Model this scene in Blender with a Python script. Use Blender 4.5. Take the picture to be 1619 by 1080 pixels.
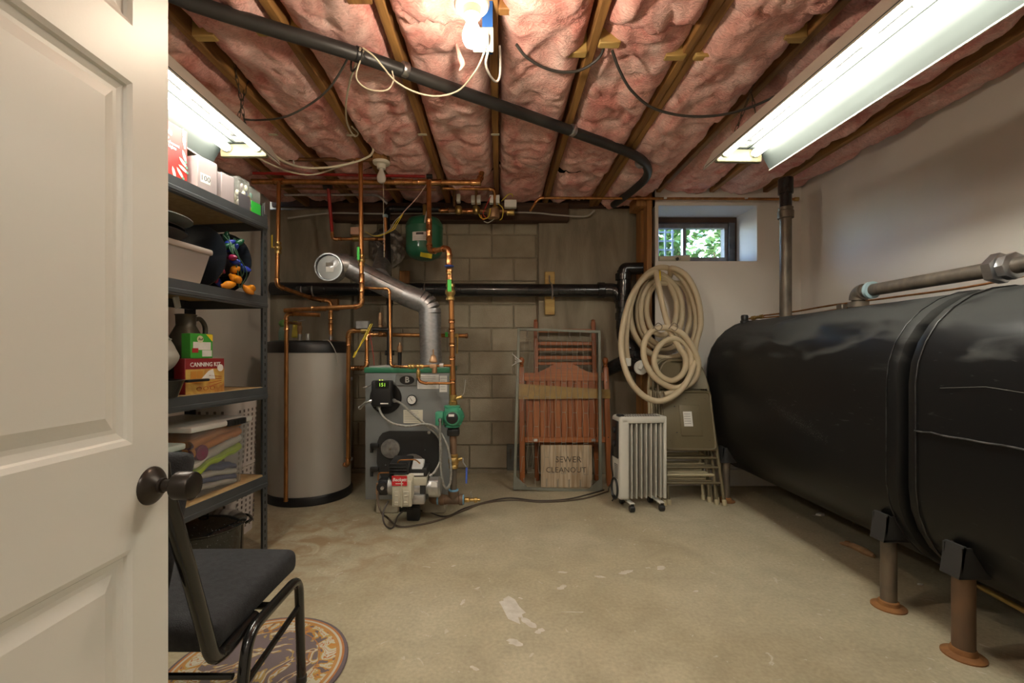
import bpy, bmesh, math, random
from mathutils import Vector, Matrix, Euler, noise
random.seed(7)
for _o in list(bpy.data.objects): bpy.data.objects.remove(_o)
C = bpy.context.scene.collection
PI = math.pi
# ------------------------------------------------------------------ camera, world, exposure
CH = 1.04                      # lens height
F = 715.0                      # focal length in pixels of the 1619 px wide frame
cd = bpy.data.cameras.new('camera'); cam = bpy.data.objects.new('camera', cd); C.objects.link(cam)
cam.location = (0, 0, CH); cam.rotation_euler = (PI/2, 0, 0)
cd.sensor_width = 36; cd.lens = F/1619*36; cd.clip_start = 0.01
cd.shift_x = (809.5-790)/1619; cd.shift_y = (560-540)/1619
bpy.context.scene.camera = cam
vs = bpy.context.scene.view_settings
vs.view_transform = 'Standard'; vs.look = 'None'; vs.gamma = 1; vs.exposure = 2.52; vs.use_curve_mapping = False
world = bpy.data.worlds.new('world'); bpy.context.scene.world = world; world.use_nodes = True
wn = world.node_tree.nodes; wl = world.node_tree.links
sky = wn.new('ShaderNodeTexSky'); sky.sky_type = 'NISHITA'; sky.sun_disc = False
sky.sun_elevation = math.radians(38); sky.sun_rotation = math.radians(200)
wl.new(sky.outputs[0], wn['Background'].inputs[0]); wn['Background'].inputs[1].default_value = 0.75
TUBE_POWER = 11.0
BULB_POWER = 75.0
HALL_FILL_POWER = 14.0

def P(px, py, Y):              # a point of the place seen at a pixel, at its own distance
    return Vector(((px-790)/F*Y, Y, CH-(py-560)/F*Y))
def XO(px, Y): return (px-790)/F*Y
def ZO(py, Y): return CH-(py-560)/F*Y
# ------------------------------------------------------------------ materials
_M = {}
def mat(name, col, rough=.55, metal=0., col2=None, vs=6., vc=(.35,.65), bump=0., bs=40., stretch=(1,1,1), emis=None, es=0., rough2=None, coat=0., dist=0., detail=5, spec=None, alpha=None):
    if name in _M: return _M[name]
    m = bpy.data.materials.new(name); m.use_nodes = True
    n = m.node_tree.nodes; l = m.node_tree.links; b = n['Principled BSDF']
    b.inputs['Base Color'].default_value = (*col, 1); b.inputs['Roughness'].default_value = rough
    b.inputs['Metallic'].default_value = metal
    if coat: b.inputs['Coat Weight'].default_value = coat
    if spec is not None: b.inputs['Specular IOR Level'].default_value = spec
    if emis: b.inputs['Emission Color'].default_value = (*emis, 1); b.inputs['Emission Strength'].default_value = es
    if col2 or bump or rough2 is not None:
        tc = n.new('ShaderNodeTexCoord'); mp = n.new('ShaderNodeMapping'); mp.inputs['Scale'].default_value = stretch
        l.new(tc.outputs['Object'], mp.inputs['Vector'])
    if col2 or rough2 is not None:
        t = n.new('ShaderNodeTexNoise'); t.inputs['Scale'].default_value = vs; t.inputs['Detail'].default_value = detail
        t.inputs['Distortion'].default_value = dist
        l.new(mp.outputs[0], t.inputs['Vector'])
        r = n.new('ShaderNodeValToRGB'); r.color_ramp.elements[0].position = vc[0]; r.color_ramp.elements[1].position = vc[1]
        c2 = col2 or col
        r.color_ramp.elements[0].color = (*col, 1); r.color_ramp.elements[1].color = (*c2, 1)
        l.new(t.outputs['Fac'], r.inputs['Fac']); l.new(r.outputs['Color'], b.inputs['Base Color'])
        if rough2 is not None:
            mr = n.new('ShaderNodeMapRange'); mr.inputs[1].default_value = vc[0]; mr.inputs[2].default_value = vc[1]
            mr.inputs[3].default_value = rough; mr.inputs[4].default_value = rough2
            l.new(t.outputs['Fac'], mr.inputs[0]); l.new(mr.outputs[0], b.inputs['Roughness'])
    if bump:
        t2 = n.new('ShaderNodeTexNoise'); t2.inputs['Scale'].default_value = bs; t2.inputs['Detail'].default_value = 6
        l.new(mp.outputs[0], t2.inputs['Vector'])
        bp = n.new('ShaderNodeBump'); bp.inputs['Strength'].default_value = bump; bp.inputs['Distance'].default_value = .01
        l.new(t2.outputs['Fac'], bp.inputs['Height']); l.new(bp.outputs[0], b.inputs['Normal'])
    _M[name] = m; return m
def clear_mat(name, col, opac, rough=.15):
    if name in _M: return _M[name]
    m = bpy.data.materials.new(name); m.use_nodes = True
    n = m.node_tree.nodes; l = m.node_tree.links; b = n['Principled BSDF']
    b.inputs['Base Color'].default_value = (*col, 1); b.inputs['Roughness'].default_value = rough
    t = n.new('ShaderNodeBsdfTransparent'); mx = n.new('ShaderNodeMixShader'); mx.inputs[0].default_value = opac
    t.inputs[0].default_value = (*[min(1, .6+.4*c) for c in col], 1)
    l.new(t.outputs[0], mx.inputs[1]); l.new(b.outputs[0], mx.inputs[2]); l.new(mx.outputs[0], n['Material Output'].inputs[0])
    _M[name] = m; return m
COPPER = mat('copper', (.54,.25,.085), .34, .92, col2=(.33,.15,.055), vs=9, rough2=.5, stretch=(3,3,1))
COPPER_BRIGHT = mat('copper_fitting', (.68,.35,.14), .27, .95, col2=(.45,.2,.08), vs=14)
COPPER_OLD = mat('copper_tarnished', (.30,.15,.07), .5, .75, col2=(.2,.10,.05), vs=12)
BRASS = mat('brass', (.62,.44,.16), .36, .9, col2=(.42,.28,.1), vs=20)
BRONZE = mat('bronze', (.52,.33,.19), .5, .7, col2=(.4,.24,.13), vs=18)
STEEL = mat('steel_pipe_dark', (.10,.085,.07), .5, .5, col2=(.2,.16,.12), vs=16, stretch=(1,1,.5))
RUSTY = mat('rusty_steel', (.22,.13,.075), .65, .4, col2=(.12,.085,.06), vs=9, stretch=(1,1,.4))
RUST = mat('rust_orange', (.30,.135,.04), .8, .1, col2=(.19,.08,.028), vs=18, bump=.3)
CHROME = mat('zinc_bright', (.66,.67,.68), .28, .95, col2=(.5,.5,.5), vs=20)
BLACKPVC = mat('black_abs', (.012,.012,.013), .24, 0, col2=(.02,.02,.02), vs=6, coat=.2)
BLACKPOLY = mat('black_poly', (.018,.018,.019), .42, 0, col2=(.035,.033,.03), vs=5)
BLACK = mat('black_plastic', (.012,.012,.013), .4)
BLACKMET = mat('black_enamel_metal', (.012,.012,.012), .32, .1)
WHITEPL = mat('white_plastic', (.78,.76,.70), .45)
CREAM = mat('cream_porcelain', (.74,.70,.58), .3)
WHITEWIRE = mat('cream_cable', (.66,.60,.45), .5)
GREYWIRE = mat('grey_cable', (.42,.40,.36), .5)
DARKWIRE = mat('dark_cable', (.05,.045,.04), .5)
YELLOWWIRE = mat('yellow_wire', (.75,.58,.05), .5)
REDWIRE = mat('red_wire', (.5,.03,.02), .5)
YELLOWH = mat('yellow_handle', (.8,.56,.03), .45)
GREENH = mat('green_handle', (.08,.62,.10), .45)
BLUEH = mat('blue_handle', (.05,.10,.42), .45)
PAPER = mat('paper_white', (.72,.70,.66), .7, col2=(.64,.62,.58), vs=30)
PRINT = mat('ink_dark', (.05,.045,.045), .7)
WOOD_JOIST = mat('joist_wood', (.40,.205,.060), .62, col2=(.20,.092,.028), vs=3.2, stretch=(9,.6,9), bump=.15, bs=30, dist=.6)
WOOD_YEL = mat('yellow_pine', (.58,.40,.13), .62, col2=(.44,.27,.08), vs=4, stretch=(1,6,6))
WOOD_DARK = mat('dark_sill_wood', (.085,.040,.020), .75, col2=(.045,.022,.012), vs=4, stretch=(.6,8,8))
WOOD_STUD = mat('stud_wood', (.42,.20,.065), .6, col2=(.27,.12,.04), vs=3.5, stretch=(9,9,.7))
WHITEPAINT = mat('white_wall_paint', (.76,.715,.655), .6, col2=(.71,.665,.605), vs=1.4, bump=.03, bs=120)
REVEALPAINT = mat('white_reveal_paint', (.74,.73,.72), .55)
# ------------------------------------------------------------------ mesh building
W = {}
def worldof(p): return W[p.name] if p is not None else Matrix.Identity(4)
def tag(o, label=None, cat=None, group=None, kind=None):
    if label: o['label'] = label
    if cat: o['category'] = cat
    if group: o['group'] = group
    if kind: o['kind'] = kind
    return o
def thing(name, label, cat, loc=(0,0,0), rot=(0,0,0), group=None):
    o = bpy.data.objects.new(name, None); C.objects.link(o); o.empty_display_size = .05
    o.location = loc; o.rotation_euler = rot
    W[o.name] = Matrix.Translation(Vector(loc)) @ Euler(rot).to_matrix().to_4x4()
    return tag(o, label, cat, group)
def catmull(pts, n=8):
    pts = [Vector(p) for p in pts]; out = []
    q = [pts[0]*2-pts[1]] + pts + [pts[-1]*2-pts[-2]]
    for i in range(1, len(q)-2):
        a, b, c, d = q[i-1:i+3]
        for k in range(n):
            t = k/n
            out.append(.5*((2*b)+(c-a)*t+(2*a-5*b+4*c-d)*t*t+(3*b-a-3*c+d)*t**3))
    out.append(pts[-1]); return out
def fillet(pts, r, seg=5):
    pts = [Vector(p) for p in pts]; out = [pts[0]]; arcs = []
    for i in range(1, len(pts)-1):
        a, b, c = pts[i-1:i+2]
        d1 = (a-b); d2 = (c-b); k = min(r, d1.length*.48, d2.length*.48)
        p0 = b+d1.normalized()*k; p2 = b+d2.normalized()*k; arc = []
        for s in range(seg+1):
            t = s/seg; arc.append(p0*(1-t)**2+b*2*t*(1-t)+p2*t*t)
        out += arc; arcs.append(arc)
    out.append(pts[-1]); return out, arcs
class MB:
    def __init__(s): s.v = []; s.f = []
    def add(s, vs, fs, M=None):
        o = len(s.v)
        for p in vs:
            p = Vector(p); s.v.append(M @ p if M is not None else p)
        for f in fs: s.f.append([i+o for i in f])
        return s
    def box(s, c, size, M=None, rot=None):
        x, y, z = [k/2 for k in size]; c = Vector(c)
        vs = [Vector((i*x, j*y, k*z)) for i in (-1,1) for j in (-1,1) for k in (-1,1)]
        if rot is not None:
            R = Euler(rot).to_matrix(); vs = [R @ v for v in vs]
        vs = [v+c for v in vs]
        return s.add(vs, [(0,1,3,2),(4,6,7,5),(0,4,5,1),(2,3,7,6),(0,2,6,4),(1,5,7,3)], M)
    def bx(s, x0, x1, y0, y1, z0, z1, M=None):
        return s.box(((x0+x1)/2,(y0+y1)/2,(z0+z1)/2),(abs(x1-x0),abs(y1-y0),abs(z1-z0)), M)
    def rbox(s, c, size, r=.01, seg=2, M=None, rot=None):
        bm = bmesh.new(); bmesh.ops.create_cube(bm, size=1)
        for v in bm.verts: v.co = Vector((v.co.x*size[0], v.co.y*size[1], v.co.z*size[2]))
        bmesh.ops.bevel(bm, geom=bm.edges[:], offset=min(r, min(size)*.49), segments=seg, profile=.5, affect='EDGES')
        R = Euler(rot).to_matrix() if rot is not None else None
        bm.verts.ensure_lookup_table()
        vs = [((R @ v.co) if R is not None else v.co)+Vector(c) for v in bm.verts]
        fs = [[v.index for v in f.verts] for f in bm.faces]; bm.free()
        return s.add(vs, fs, M)
    def tube(s, pts, r, n=10, caps=True, M=None):
        pts = [Vector(p) for p in pts]
        q = [pts[0]]
        for p in pts[1:]:
            if (p-q[-1]).length > 1e-5: q.append(p)
        pts = q
        if len(pts) < 2: return s
        rs = r if isinstance(r, (list, tuple)) else [r]*len(pts)
        if len(rs) != len(pts): rs = [rs[min(i, len(rs)-1)] for i in range(len(pts))]
        t0 = (pts[1]-pts[0]).normalized()
        up = Vector((0,0,1)) if abs(t0.z) < .9 else Vector((1,0,0))
        u = t0.cross(up).normalized(); vs = []; fs = []
        for i, p in enumerate(pts):
            if i == 0: t = t0
            elif i == len(pts)-1: t = (pts[-1]-pts[-2]).normalized()
            else:
                t = (pts[i+1]-pts[i]).normalized()+(pts[i]-pts[i-1]).normalized()
                t = t.normalized() if t.length > 1e-6 else (pts[i]-pts[i-1]).normalized()
            u = (u-t*u.dot(t)); u = u.normalized() if u.length > 1e-6 else t.orthogonal().normalized()
            w = t.cross(u)
            for k in range(n):
                a = 2*PI*k/n; vs.append(p+(u*math.cos(a)+w*math.sin(a))*rs[i])
        for i in range(len(pts)-1):
            for k in range(n):
                a = i*n+k; b = i*n+(k+1)%n; fs.append((a, b, b+n, a+n))
        if caps:
            fs.append(list(range(n))[::-1]); fs.append([(len(pts)-1)*n+k for k in range(n)])
        return s.add(vs, fs, M)
    def cyl(s, p0, p1, r0, r1=None, n=16, M=None):
        return s.tubex([p0, p1], [r0, r0 if r1 is None else r1], n, M)
    def tubex(s, pts, rs, n=16, M=None):
        return s.tube(pts, rs, n, True, M)
    def lathe(s, prof, base=(0,0,0), axis=(0,0,1), n=24, M=None, closed=True):
        # prof: (r, h) along the axis
        ax = Vector(axis).normalized(); u = ax.orthogonal().normalized(); w = ax.cross(u); base = Vector(base); vs = []; fs = []
        for r, h in prof:
            for k in range(n):
                a = 2*PI*k/n; vs.append(base+ax*h+(u*math.cos(a)+w*math.sin(a))*r)
        for i in range(len(prof)-1):
            for k in range(n):
                a = i*n+k; b = i*n+(k+1)%n; fs.append((a, b, b+n, a+n))
        if closed:
            if prof[0][0] > 1e-5: fs.append(list(range(n))[::-1])
            if prof[-1][0] > 1e-5: fs.append([(len(prof)-1)*n+k for k in range(n)])
        return s.add(vs, fs, M)
    def prism(s, poly, d, M=None):
        # poly in local XZ (x, z), extruded along local +Y by d
        n = len(poly)
        vs = [(x, 0, z) for x, z in poly]+[(x, d, z) for x, z in poly]
        fs = [list(range(n)), [n+i for i in range(n)][::-1]]+[(i, i+n, (i+1)%n+n, (i+1)%n) for i in range(n)]
        return s.add(vs, fs, M)
    def sphere(s, c, r, M=None, n=12, sc=(1,1,1)):
        prof = [(max(r*math.sin(PI*i/n), 1e-4), -r*math.cos(PI*i/n)) for i in range(n+1)]
        o = len(s.v); s.lathe(prof, (0,0,0), n=n+4, closed=False)
        for i in range(o, len(s.v)):
            p = s.v[i]; p = Vector((p.x*sc[0]+c[0], p.y*sc[1]+c[1], p.z*sc[2]+c[2]))
            s.v[i] = M @ p if M is not None else p
        return s
    def grid(s, fn, nu, nv, M=None, wrap=False):
        vs = [fn(i/nu, j/nv) for i in range(nu+1) for j in range(nv+1)]
        fs = [(i*(nv+1)+j, (i+1)*(nv+1)+j, (i+1)*(nv+1)+j+1, i*(nv+1)+j+1) for i in range(nu) for j in range(nv)]
        return s.add(vs, fs, M)
    def to(s, name, m, parent=None, local=False, smooth=True, origin=None, angle=38, kind=None, label=None):
        me = bpy.data.meshes.new(name)
        if parent is not None:
            off = Matrix.Identity(4) if local else worldof(parent).inverted()
            vs = [off @ v for v in s.v]
        else:
            if origin is None:
                xs = [v.x for v in s.v]; ys = [v.y for v in s.v]; zs = [v.z for v in s.v]
                origin = Vector(((min(xs)+max(xs))/2, (min(ys)+max(ys))/2, min(zs)))
            origin = Vector(origin); vs = [v-origin for v in s.v]
        me.from_pydata([tuple(v) for v in vs], [], s.f); me.validate()
        bm = bmesh.new(); bm.from_mesh(me); bmesh.ops.recalc_face_normals(bm, faces=bm.faces[:]); bm.to_mesh(me); bm.free()
        me.materials.append(m)
        if smooth:
            for p in me.polygons: p.use_smooth = True
            me.set_sharp_from_angle(angle=math.radians(angle))
        o = bpy.data.objects.new(name, me); C.objects.link(o)
        if parent is not None: o.parent = parent; W[o.name] = worldof(parent).copy()
        else: o.location = origin; W[o.name] = Matrix.Translation(origin)
        if kind: o['kind'] = kind
        if label: o['label'] = label
        return o
def copy_tree(o, parent=None):
    c = o.copy(); C.objects.link(c)
    if parent is not None: c.parent = parent
    W[c.name] = W[o.name].copy()
    for ch in list(o.children):
        copy_tree(ch, c)
    return c
def basis(o, x, y, z):
    o = Vector(o); x = Vector(x); y = Vector(y); z = Vector(z)
    return Matrix(((x.x,y.x,z.x,o.x),(x.y,y.y,z.y,o.y),(x.z,y.z,z.z,o.z),(0,0,0,1)))
def facing_cam(o): return basis(o, (1,0,0), (0,0,1), (0,-1,0))          # text on a face that looks to -Y
def facing_front(o): return basis(o, (-1,0,0), (0,0,1), (0,1,0))        # text on a local +Y face
def text(parent, body, M, size, m, name='lettering', extrude=.0006, align='CENTER', local=False, spacing=1.0, bold=0.0, label=None, sx=1.0, shear=0.0):
    cu = bpy.data.curves.new('t', 'FONT'); cu.body = body; cu.size = size; cu.extrude = extrude; cu.align_x = align; cu.align_y = 'CENTER'
    cu.space_line = .95; cu.space_character = spacing; cu.offset = bold; cu.resolution_u = 2; cu.shear = shear
    to = bpy.data.objects.new('t', cu); C.objects.link(to); bpy.context.view_layer.update()
    me = bpy.data.meshes.new_from_object(to.evaluated_get(bpy.context.evaluated_depsgraph_get()))
    bpy.data.objects.remove(to); bpy.data.curves.remove(cu)
    me.name = name; me.materials.clear(); me.materials.append(m)
    T = M if local else worldof(parent).inverted() @ M
    me.transform(T @ Matrix.Diagonal((sx,1,1,1)))
    o = bpy.data.objects.new(name, me); C.objects.link(o); o.parent = parent; W[o.name] = worldof(parent).copy()
    if label: o['label'] = label
    return o
# ================================================================== THE ROOM
XL, XR, YB, YW, YF = -1.99, 2.40, 3.97, 3.60, 0.06      # left wall, right wall, block wall, white wall, front wall
JZ = 2.325                                              # underside of the joists
def concrete_floor():
    m = bpy.data.materials.new('concrete_floor'); m.use_nodes = True
    n = m.node_tree.nodes; l = m.node_tree.links; b = n['Principled BSDF']
    tc = n.new('ShaderNodeTexCoord')
    def nz(sc, det, dist=0.):
        t = n.new('ShaderNodeTexNoise'); t.inputs['Scale'].default_value = sc; t.inputs['Detail'].default_value = det
        t.inputs['Distortion'].default_value = dist; l.new(tc.outputs['Object'], t.inputs['Vector']); return t
    def ramp(src, p0, c0, p1, c1):
        r = n.new('ShaderNodeValToRGB'); r.color_ramp.elements[0].position = p0; r.color_ramp.elements[1].position = p1
        r.color_ramp.elements[0].color = (*c0, 1); r.color_ramp.elements[1].color = (*c1, 1); l.new(src, r.inputs['Fac']); return r
    def mix(fac, a, bb, mode='MIX', f=None):
        x = n.new('ShaderNodeMix'); x.data_type = 'RGBA'; x.blend_type = mode
        if fac is not None: l.new(fac, x.inputs['Factor'])
        else: x.inputs['Factor'].default_value = f
        l.new(a, x.inputs[6]); l.new(bb, x.inputs[7]); return x.outputs[2]
    big = ramp(nz(1.1, 4, .4).outputs['Fac'], .36, (.385,.335,.225), .66, (.465,.425,.315))
    mid = ramp(nz(5.5, 6, .6).outputs['Fac'], .30, (.87,.855,.83), .66, (1.05,1.04,1.02))
    fine = ramp(nz(70, 5).outputs['Fac'], .3, (.86,.85,.84), .66, (1.07,1.06,1.05))
    c = mix(None, mix(None, big.outputs[0], mid.outputs[0], 'MULTIPLY', 1), fine.outputs[0], 'MULTIPLY', 1)
    # rusty stain in front of the boiler, pale flecks and scratches
    gm = n.new('ShaderNodeMapping'); gm.inputs['Location'].default_value = (1.0, -2.55, 0); l.new(tc.outputs['Object'], gm.inputs['Vector'])
    ln = n.new('ShaderNodeVectorMath'); ln.operation = 'LENGTH'; l.new(gm.outputs[0], ln.inputs[0])
    st = n.new('ShaderNodeMapRange'); st.inputs[1].default_value = .85; st.inputs[2].default_value = .1; st.inputs[3].default_value = 0; st.inputs[4].default_value = .8
    l.new(ln.outputs['Value'], st.inputs[0])
    sn = ramp(nz(7, 5, 1).outputs['Fac'], .4, (0,0,0), .62, (1,1,1))
    mul = n.new('ShaderNodeMath'); mul.operation = 'MULTIPLY'; l.new(st.outputs[0], mul.inputs[0]); l.new(sn.outputs[0], mul.inputs[1])
    rc = n.new('ShaderNodeRGB'); rc.outputs[0].default_value = (.27,.165,.075,1)
    c = mix(mul.outputs[0], c, rc.outputs[0])
    fl = ramp(nz(11, 9, 2.2).outputs['Fac'], .665, (0,0,0), .70, (.55,.55,.55))
    wc = n.new('ShaderNodeRGB'); wc.outputs[0].default_value = (.60,.57,.50,1)
    c = mix(fl.outputs[0], c, wc.outputs[0])
    l.new(c, b.inputs['Base Color'])
    rr = n.new('ShaderNodeMapRange'); rr.inputs[3].default_value = .42; rr.inputs[4].default_value = .72
    l.new(nz(3, 4).outputs['Fac'], rr.inputs[0]); l.new(rr.outputs[0], b.inputs['Roughness'])
    bp = n.new('ShaderNodeBump'); bp.inputs['Strength'].default_value = .12; bp.inputs['Distance'].default_value = .01
    l.new(nz(45, 6).outputs['Fac'], bp.inputs['Height']); l.new(bp.outputs[0], b.inputs['Normal'])
    return m
floor = MB().bx(XL-.1, XR+.1, -1.6, YB+.12, -.10, 0).to('floor', concrete_floor(), origin=(0,0,0), smooth=False, kind='structure')
# paint and plaster blobs on the floor (stains with a shape of their own)
PAINTSPOT = mat('dried_white_paint', (.62,.59,.53), .6, col2=(.50,.46,.39), vs=22, bump=.2)
def blob(px, py, w, h, rot, seed):
    s = (py-560)/CH; Y = F/s; X = (px-790)/s; rn = random.Random(seed); n = 18; pts = []
    for k in range(n):
        a = 2*PI*k/n; r = 1+.35*math.sin(2*a+seed)+rn.uniform(-.22,.22)
        x, y = r*w*math.cos(a), r*h*math.sin(a)
        pts.append((X+x*math.cos(rot)-y*math.sin(rot), Y+x*math.sin(rot)+y*math.cos(rot), .0007))
    MB().add(pts+[(X,Y,.0009)], [(k,(k+1)%n,n) for k in range(n)]).to('paint_spot', PAINTSPOT, floor)
for i, a in enumerate([(809,963,.032,.11,.45),(836,985,.022,.03,.3),(853,998,.018,.016,.4),(814,1016,.034,.014,-.2),(888,929,.022,.018,.3),(889,905,.022,.009,.2),
        (717,895,.010,.008,.1),(732,952,.008,.020,-.5),(948,912,.022,.010,-.5),(823,946,.008,.008,0),(755,930,.016,.006,.4),(750,1057,.016,.008,-.4),
        (1100,935,.014,.006,0),(906,968,.035,.003,0),(1045,898,.03,.014,.3),(1290,815,.02,.012,.3),(1225,828,.012,.006,0),(990,905,.03,.02,.5)]):
    blob(*a, seed=i*3+1)
# ---- back wall of concrete blocks, with poured concrete either side
MORTAR = mat('mortar', (.31,.27,.198), .9, col2=(.245,.21,.15), vs=25)
BLOCKM = mat('concrete_block', (.42,.368,.275), .88, col2=(.33,.285,.205), vs=4.5, bump=.45, bs=150)
BLOCKM2 = mat('concrete_block_dark', (.37,.32,.236), .88, col2=(.28,.238,.17), vs=5.5, bump=.45, bs=150)
PARGE = mat('poured_concrete', (.335,.292,.217), .85, col2=(.205,.173,.123), vs=3.2, stretch=(2.2,2.2,.55), bump=.25, bs=60, dist=.5)
back = MB().bx(XL-.1, 1.25, YB+.012, YB+.16, 0, 2.56).to('wall_back', MORTAR, origin=(0,YB,0), smooth=False, kind='structure')
CO = .2055; Z0 = .034
def block(x0, x1, z0, z1, m):
    g = .005; x0 += g; x1 -= g; z0 += g; z1 -= g
    if x1-x0 < .02: return
    e = .006; y = YB+random.uniform(-.004,.003)
    vs = [(x0,YB+.02,z0),(x1,YB+.02,z0),(x1,YB+.02,z1),(x0,YB+.02,z1),(x0,y+e,z0),(x1,y+e,z0),(x1,y+e,z1),(x0,y+e,z1),
          (x0+e,y,z0+e),(x1-e,y,z0+e),(x1-e,y,z1-e),(x0+e,y,z1-e)]
    fs = [(0,3,2,1)]+[(a,(a+1)%4,(a+1)%4+4,a+4) for a in range(4)]+[(a+4,(a+1)%4+4,(a+1)%4+8,a+8) for a in range(4)]+[(8,9,10,11)]
    MB().add(vs, fs).to('block', m, back, smooth=False)
BX0, BX1 = -1.289, .333
for k in range(11):
    L = .391 if k < 10 else .2
    x = (-.269 if k % 2 == 0 else -.072) - L*5
    while x < BX1:
        a, b = max(x, BX0), min(x+L, BX1)
        if b-a > .03: block(a, b, Z0+k*CO, Z0+(k+1)*CO, random.choice((BLOCKM, BLOCKM, BLOCKM2)))
        x += L
MB().bx(BX0-.02, BX1+.02, YB-.02, YB+.02, 0, .034).to('footing_lip', MORTAR, back, smooth=False)
# poured concrete panels, slightly proud
def parge(x0, x1, z0, z1, y=YB-.05):
    MB().rbox(((x0+x1)/2, y+.035, (z0+z1)/2), (x1-x0, .07, z1-z0), .006, 1).to('concrete_panel', PARGE, back)
parge(XL-.02, -1.292, 0, 2.30); parge(.337, 1.262, 0, 2.305)
for zz in (2.36,): MB().bx(.30, 1.26, YB-.02, YB+.02, 2.305, 2.5).to('rim_board', WOOD_DARK, back, smooth=False)
MB().bx(XL, .30, YB-.02, YB+.02, 2.33, 2.55).to('rim_board', WOOD_DARK, back, smooth=False)
# sill header of dark wood over the block wall
MB().rbox((-.42, YB-.075, 2.252), (2.02, .11, .155), .006, 1).to('trim_1', WOOD_DARK, kind='structure')
# ---- left, right, front walls
MB().bx(XL-.1, XL, -1.6, YB-.05, 0, 2.56).to('wall_left', WHITEPAINT, smooth=False, kind='structure')
MB().bx(XR, XR+.1, -1.6, YB+.1, 0, 2.56).to('wall_right', WHITEPAINT, smooth=False, kind='structure')
# front wall with the doorway the camera stands in
MB().bx(XL, -.685, YF-.12, YF, 0, 2.56).bx(.19, XR, YF-.12, YF, 0, 2.56).bx(-.685, .19, YF-.12, YF, 2.06, 2.56).to('wall_front', WHITEPAINT, smooth=False, kind='structure')
MB().bx(XL, XR, -1.7, -1.6, 0, 2.56).to('wall_hall', WHITEPAINT, smooth=False, kind='structure')
# ---- white wall with the deep window on the right
WX0, WX1, WZ0, WZ1 = XO(1041,YW), XO(1197,YW), ZO(413,YW), ZO(325,YW)
WA = XO(1036, YW)
MB().bx(WA, WX0, YW, YW+.013, 0, 2.56).bx(WX1, XR, YW, YW+.013, 0, 2.56).bx(WX0, WX1, YW, YW+.013, 0, WZ0).bx(WX0, WX1, YW, YW+.013, WZ1, 2.56).to('wall_window', WHITEPAINT, smooth=False, kind='structure')
YG = 3.93                                   # window plane
YV = YW+.0132
rv = MB().bx(WX1, WX1+.015, YV, YG+.09, WZ0-.012, WZ1+.012).bx(WX0-.012, WX1, YV, YG+.09, WZ1, WZ1+.012).bx(WX0-.012, WX1, YV, YG+.09, WZ0-.015, WZ0)
rv.to('trim_2', REVEALPAINT, smooth=False, kind='structure')
MB().bx(1.262, WX0-.004, YW+.02, YG+.1, WZ0-.02, WZ1+.02).to('trim_3', REVEALPAINT, smooth=False, kind='structure')
# outer masonry round the window
ob = MB().bx(1.2, XR+.1, YG+.10, YG+.3, 0, WZ0-.012).bx(1.2, XR+.1, YG+.10, YG+.3, WZ1+.012, 2.56).bx(WX1+.015, XR+.1, YG+.10, YG+.3, WZ0-.012, WZ1+.012)
ob.to('wall_outer', MORTAR, smooth=False, kind='structure')
# window: dark wooden buck, aluminium slider
FRAMED = mat('window_buck_dark', (.06,.065,.075), .6, col2=(.13,.13,.135), vs=14)
ALU = mat('window_aluminium', (.36,.35,.36), .4, .7, col2=(.27,.26,.27), vs=20)
gx0, gx1, gz0, gz1 = WX0-.03, XO(1143,YG+.02), ZO(408,YG+.02), ZO(362,YG+.02)
win = thing('window_1', None, None, ((WX0+WX1)/2, YG, WZ0)); win['kind'] = 'structure'
MB().bx(gx1+.03, WX1-.02, YG-.03, YG+.06, WZ0, WZ1-.05).bx(WX0-.03, WX1-.02, YG-.03, YG+.06, gz1+.04, WZ1-.05).to('window_buck', FRAMED, win, smooth=False)
MB().bx(WX0-.03, WX1, YG-.02, YG+.05, WZ1-.05, WZ1).bx(WX1-.02, WX1, YG-.02, YG+.05, WZ0, WZ1-.05).to('rough_edge', WOOD_DARK, win, smooth=False)
fr = MB().bx(gx0, gx1+.035, YG-.005, YG+.05, gz1, gz1+.045).bx(gx1, gx1+.035, YG-.005, YG+.05, WZ0, gz1).bx(gx0, gx1, YG-.005, YG+.05, WZ0, gz0)
fr.to('window_frame', ALU, win, smooth=False)
mxp = XO(1081, YG+.02)
MB().bx(mxp-.015, mxp-.003, YG+.0, YG+.045, gz0, gz1).bx(mxp+.003, mxp+.016, YG+.01, YG+.05, gz0, gz1).to('meeting_rail', ALU, win, smooth=False)
GLASS = clear_mat('window_glass', (.9,.95,1.), .06, .03)
for a, b in ((gx0, mxp-.015), (mxp+.016, gx1)):
    MB().bx(a, b, YG+.025, YG+.029, gz0, gz1).to('pane', GLASS, win, smooth=False)
# stud post at the end of the white wall
MB().rbox((XO(1027,YW)+.0, YW+.045, 1.28), (.04, .09, 2.56), .003, 1).to('trim_4', WOOD_STUD, kind='structure')
MB().rbox((XO(1027,YW)-.006, YW+.20, 1.28), (.04, .14, 2.54), .003, 1).to('trim_5', WOOD_STUD, kind='structure')
MB().rbox((1.16, YW+.12, 2.27), (.13, .2, .09), .003, 1).to('trim_6', WOOD_STUD, kind='structure')
# white ledge at the foot of the window wall
MB().rbox(((WA+XR)/2+.03, YW-.02, .065), (XR-WA-.08, .04, .13), .004, 1).to('baseboard_back', WHITEPAINT, kind='structure')
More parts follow.
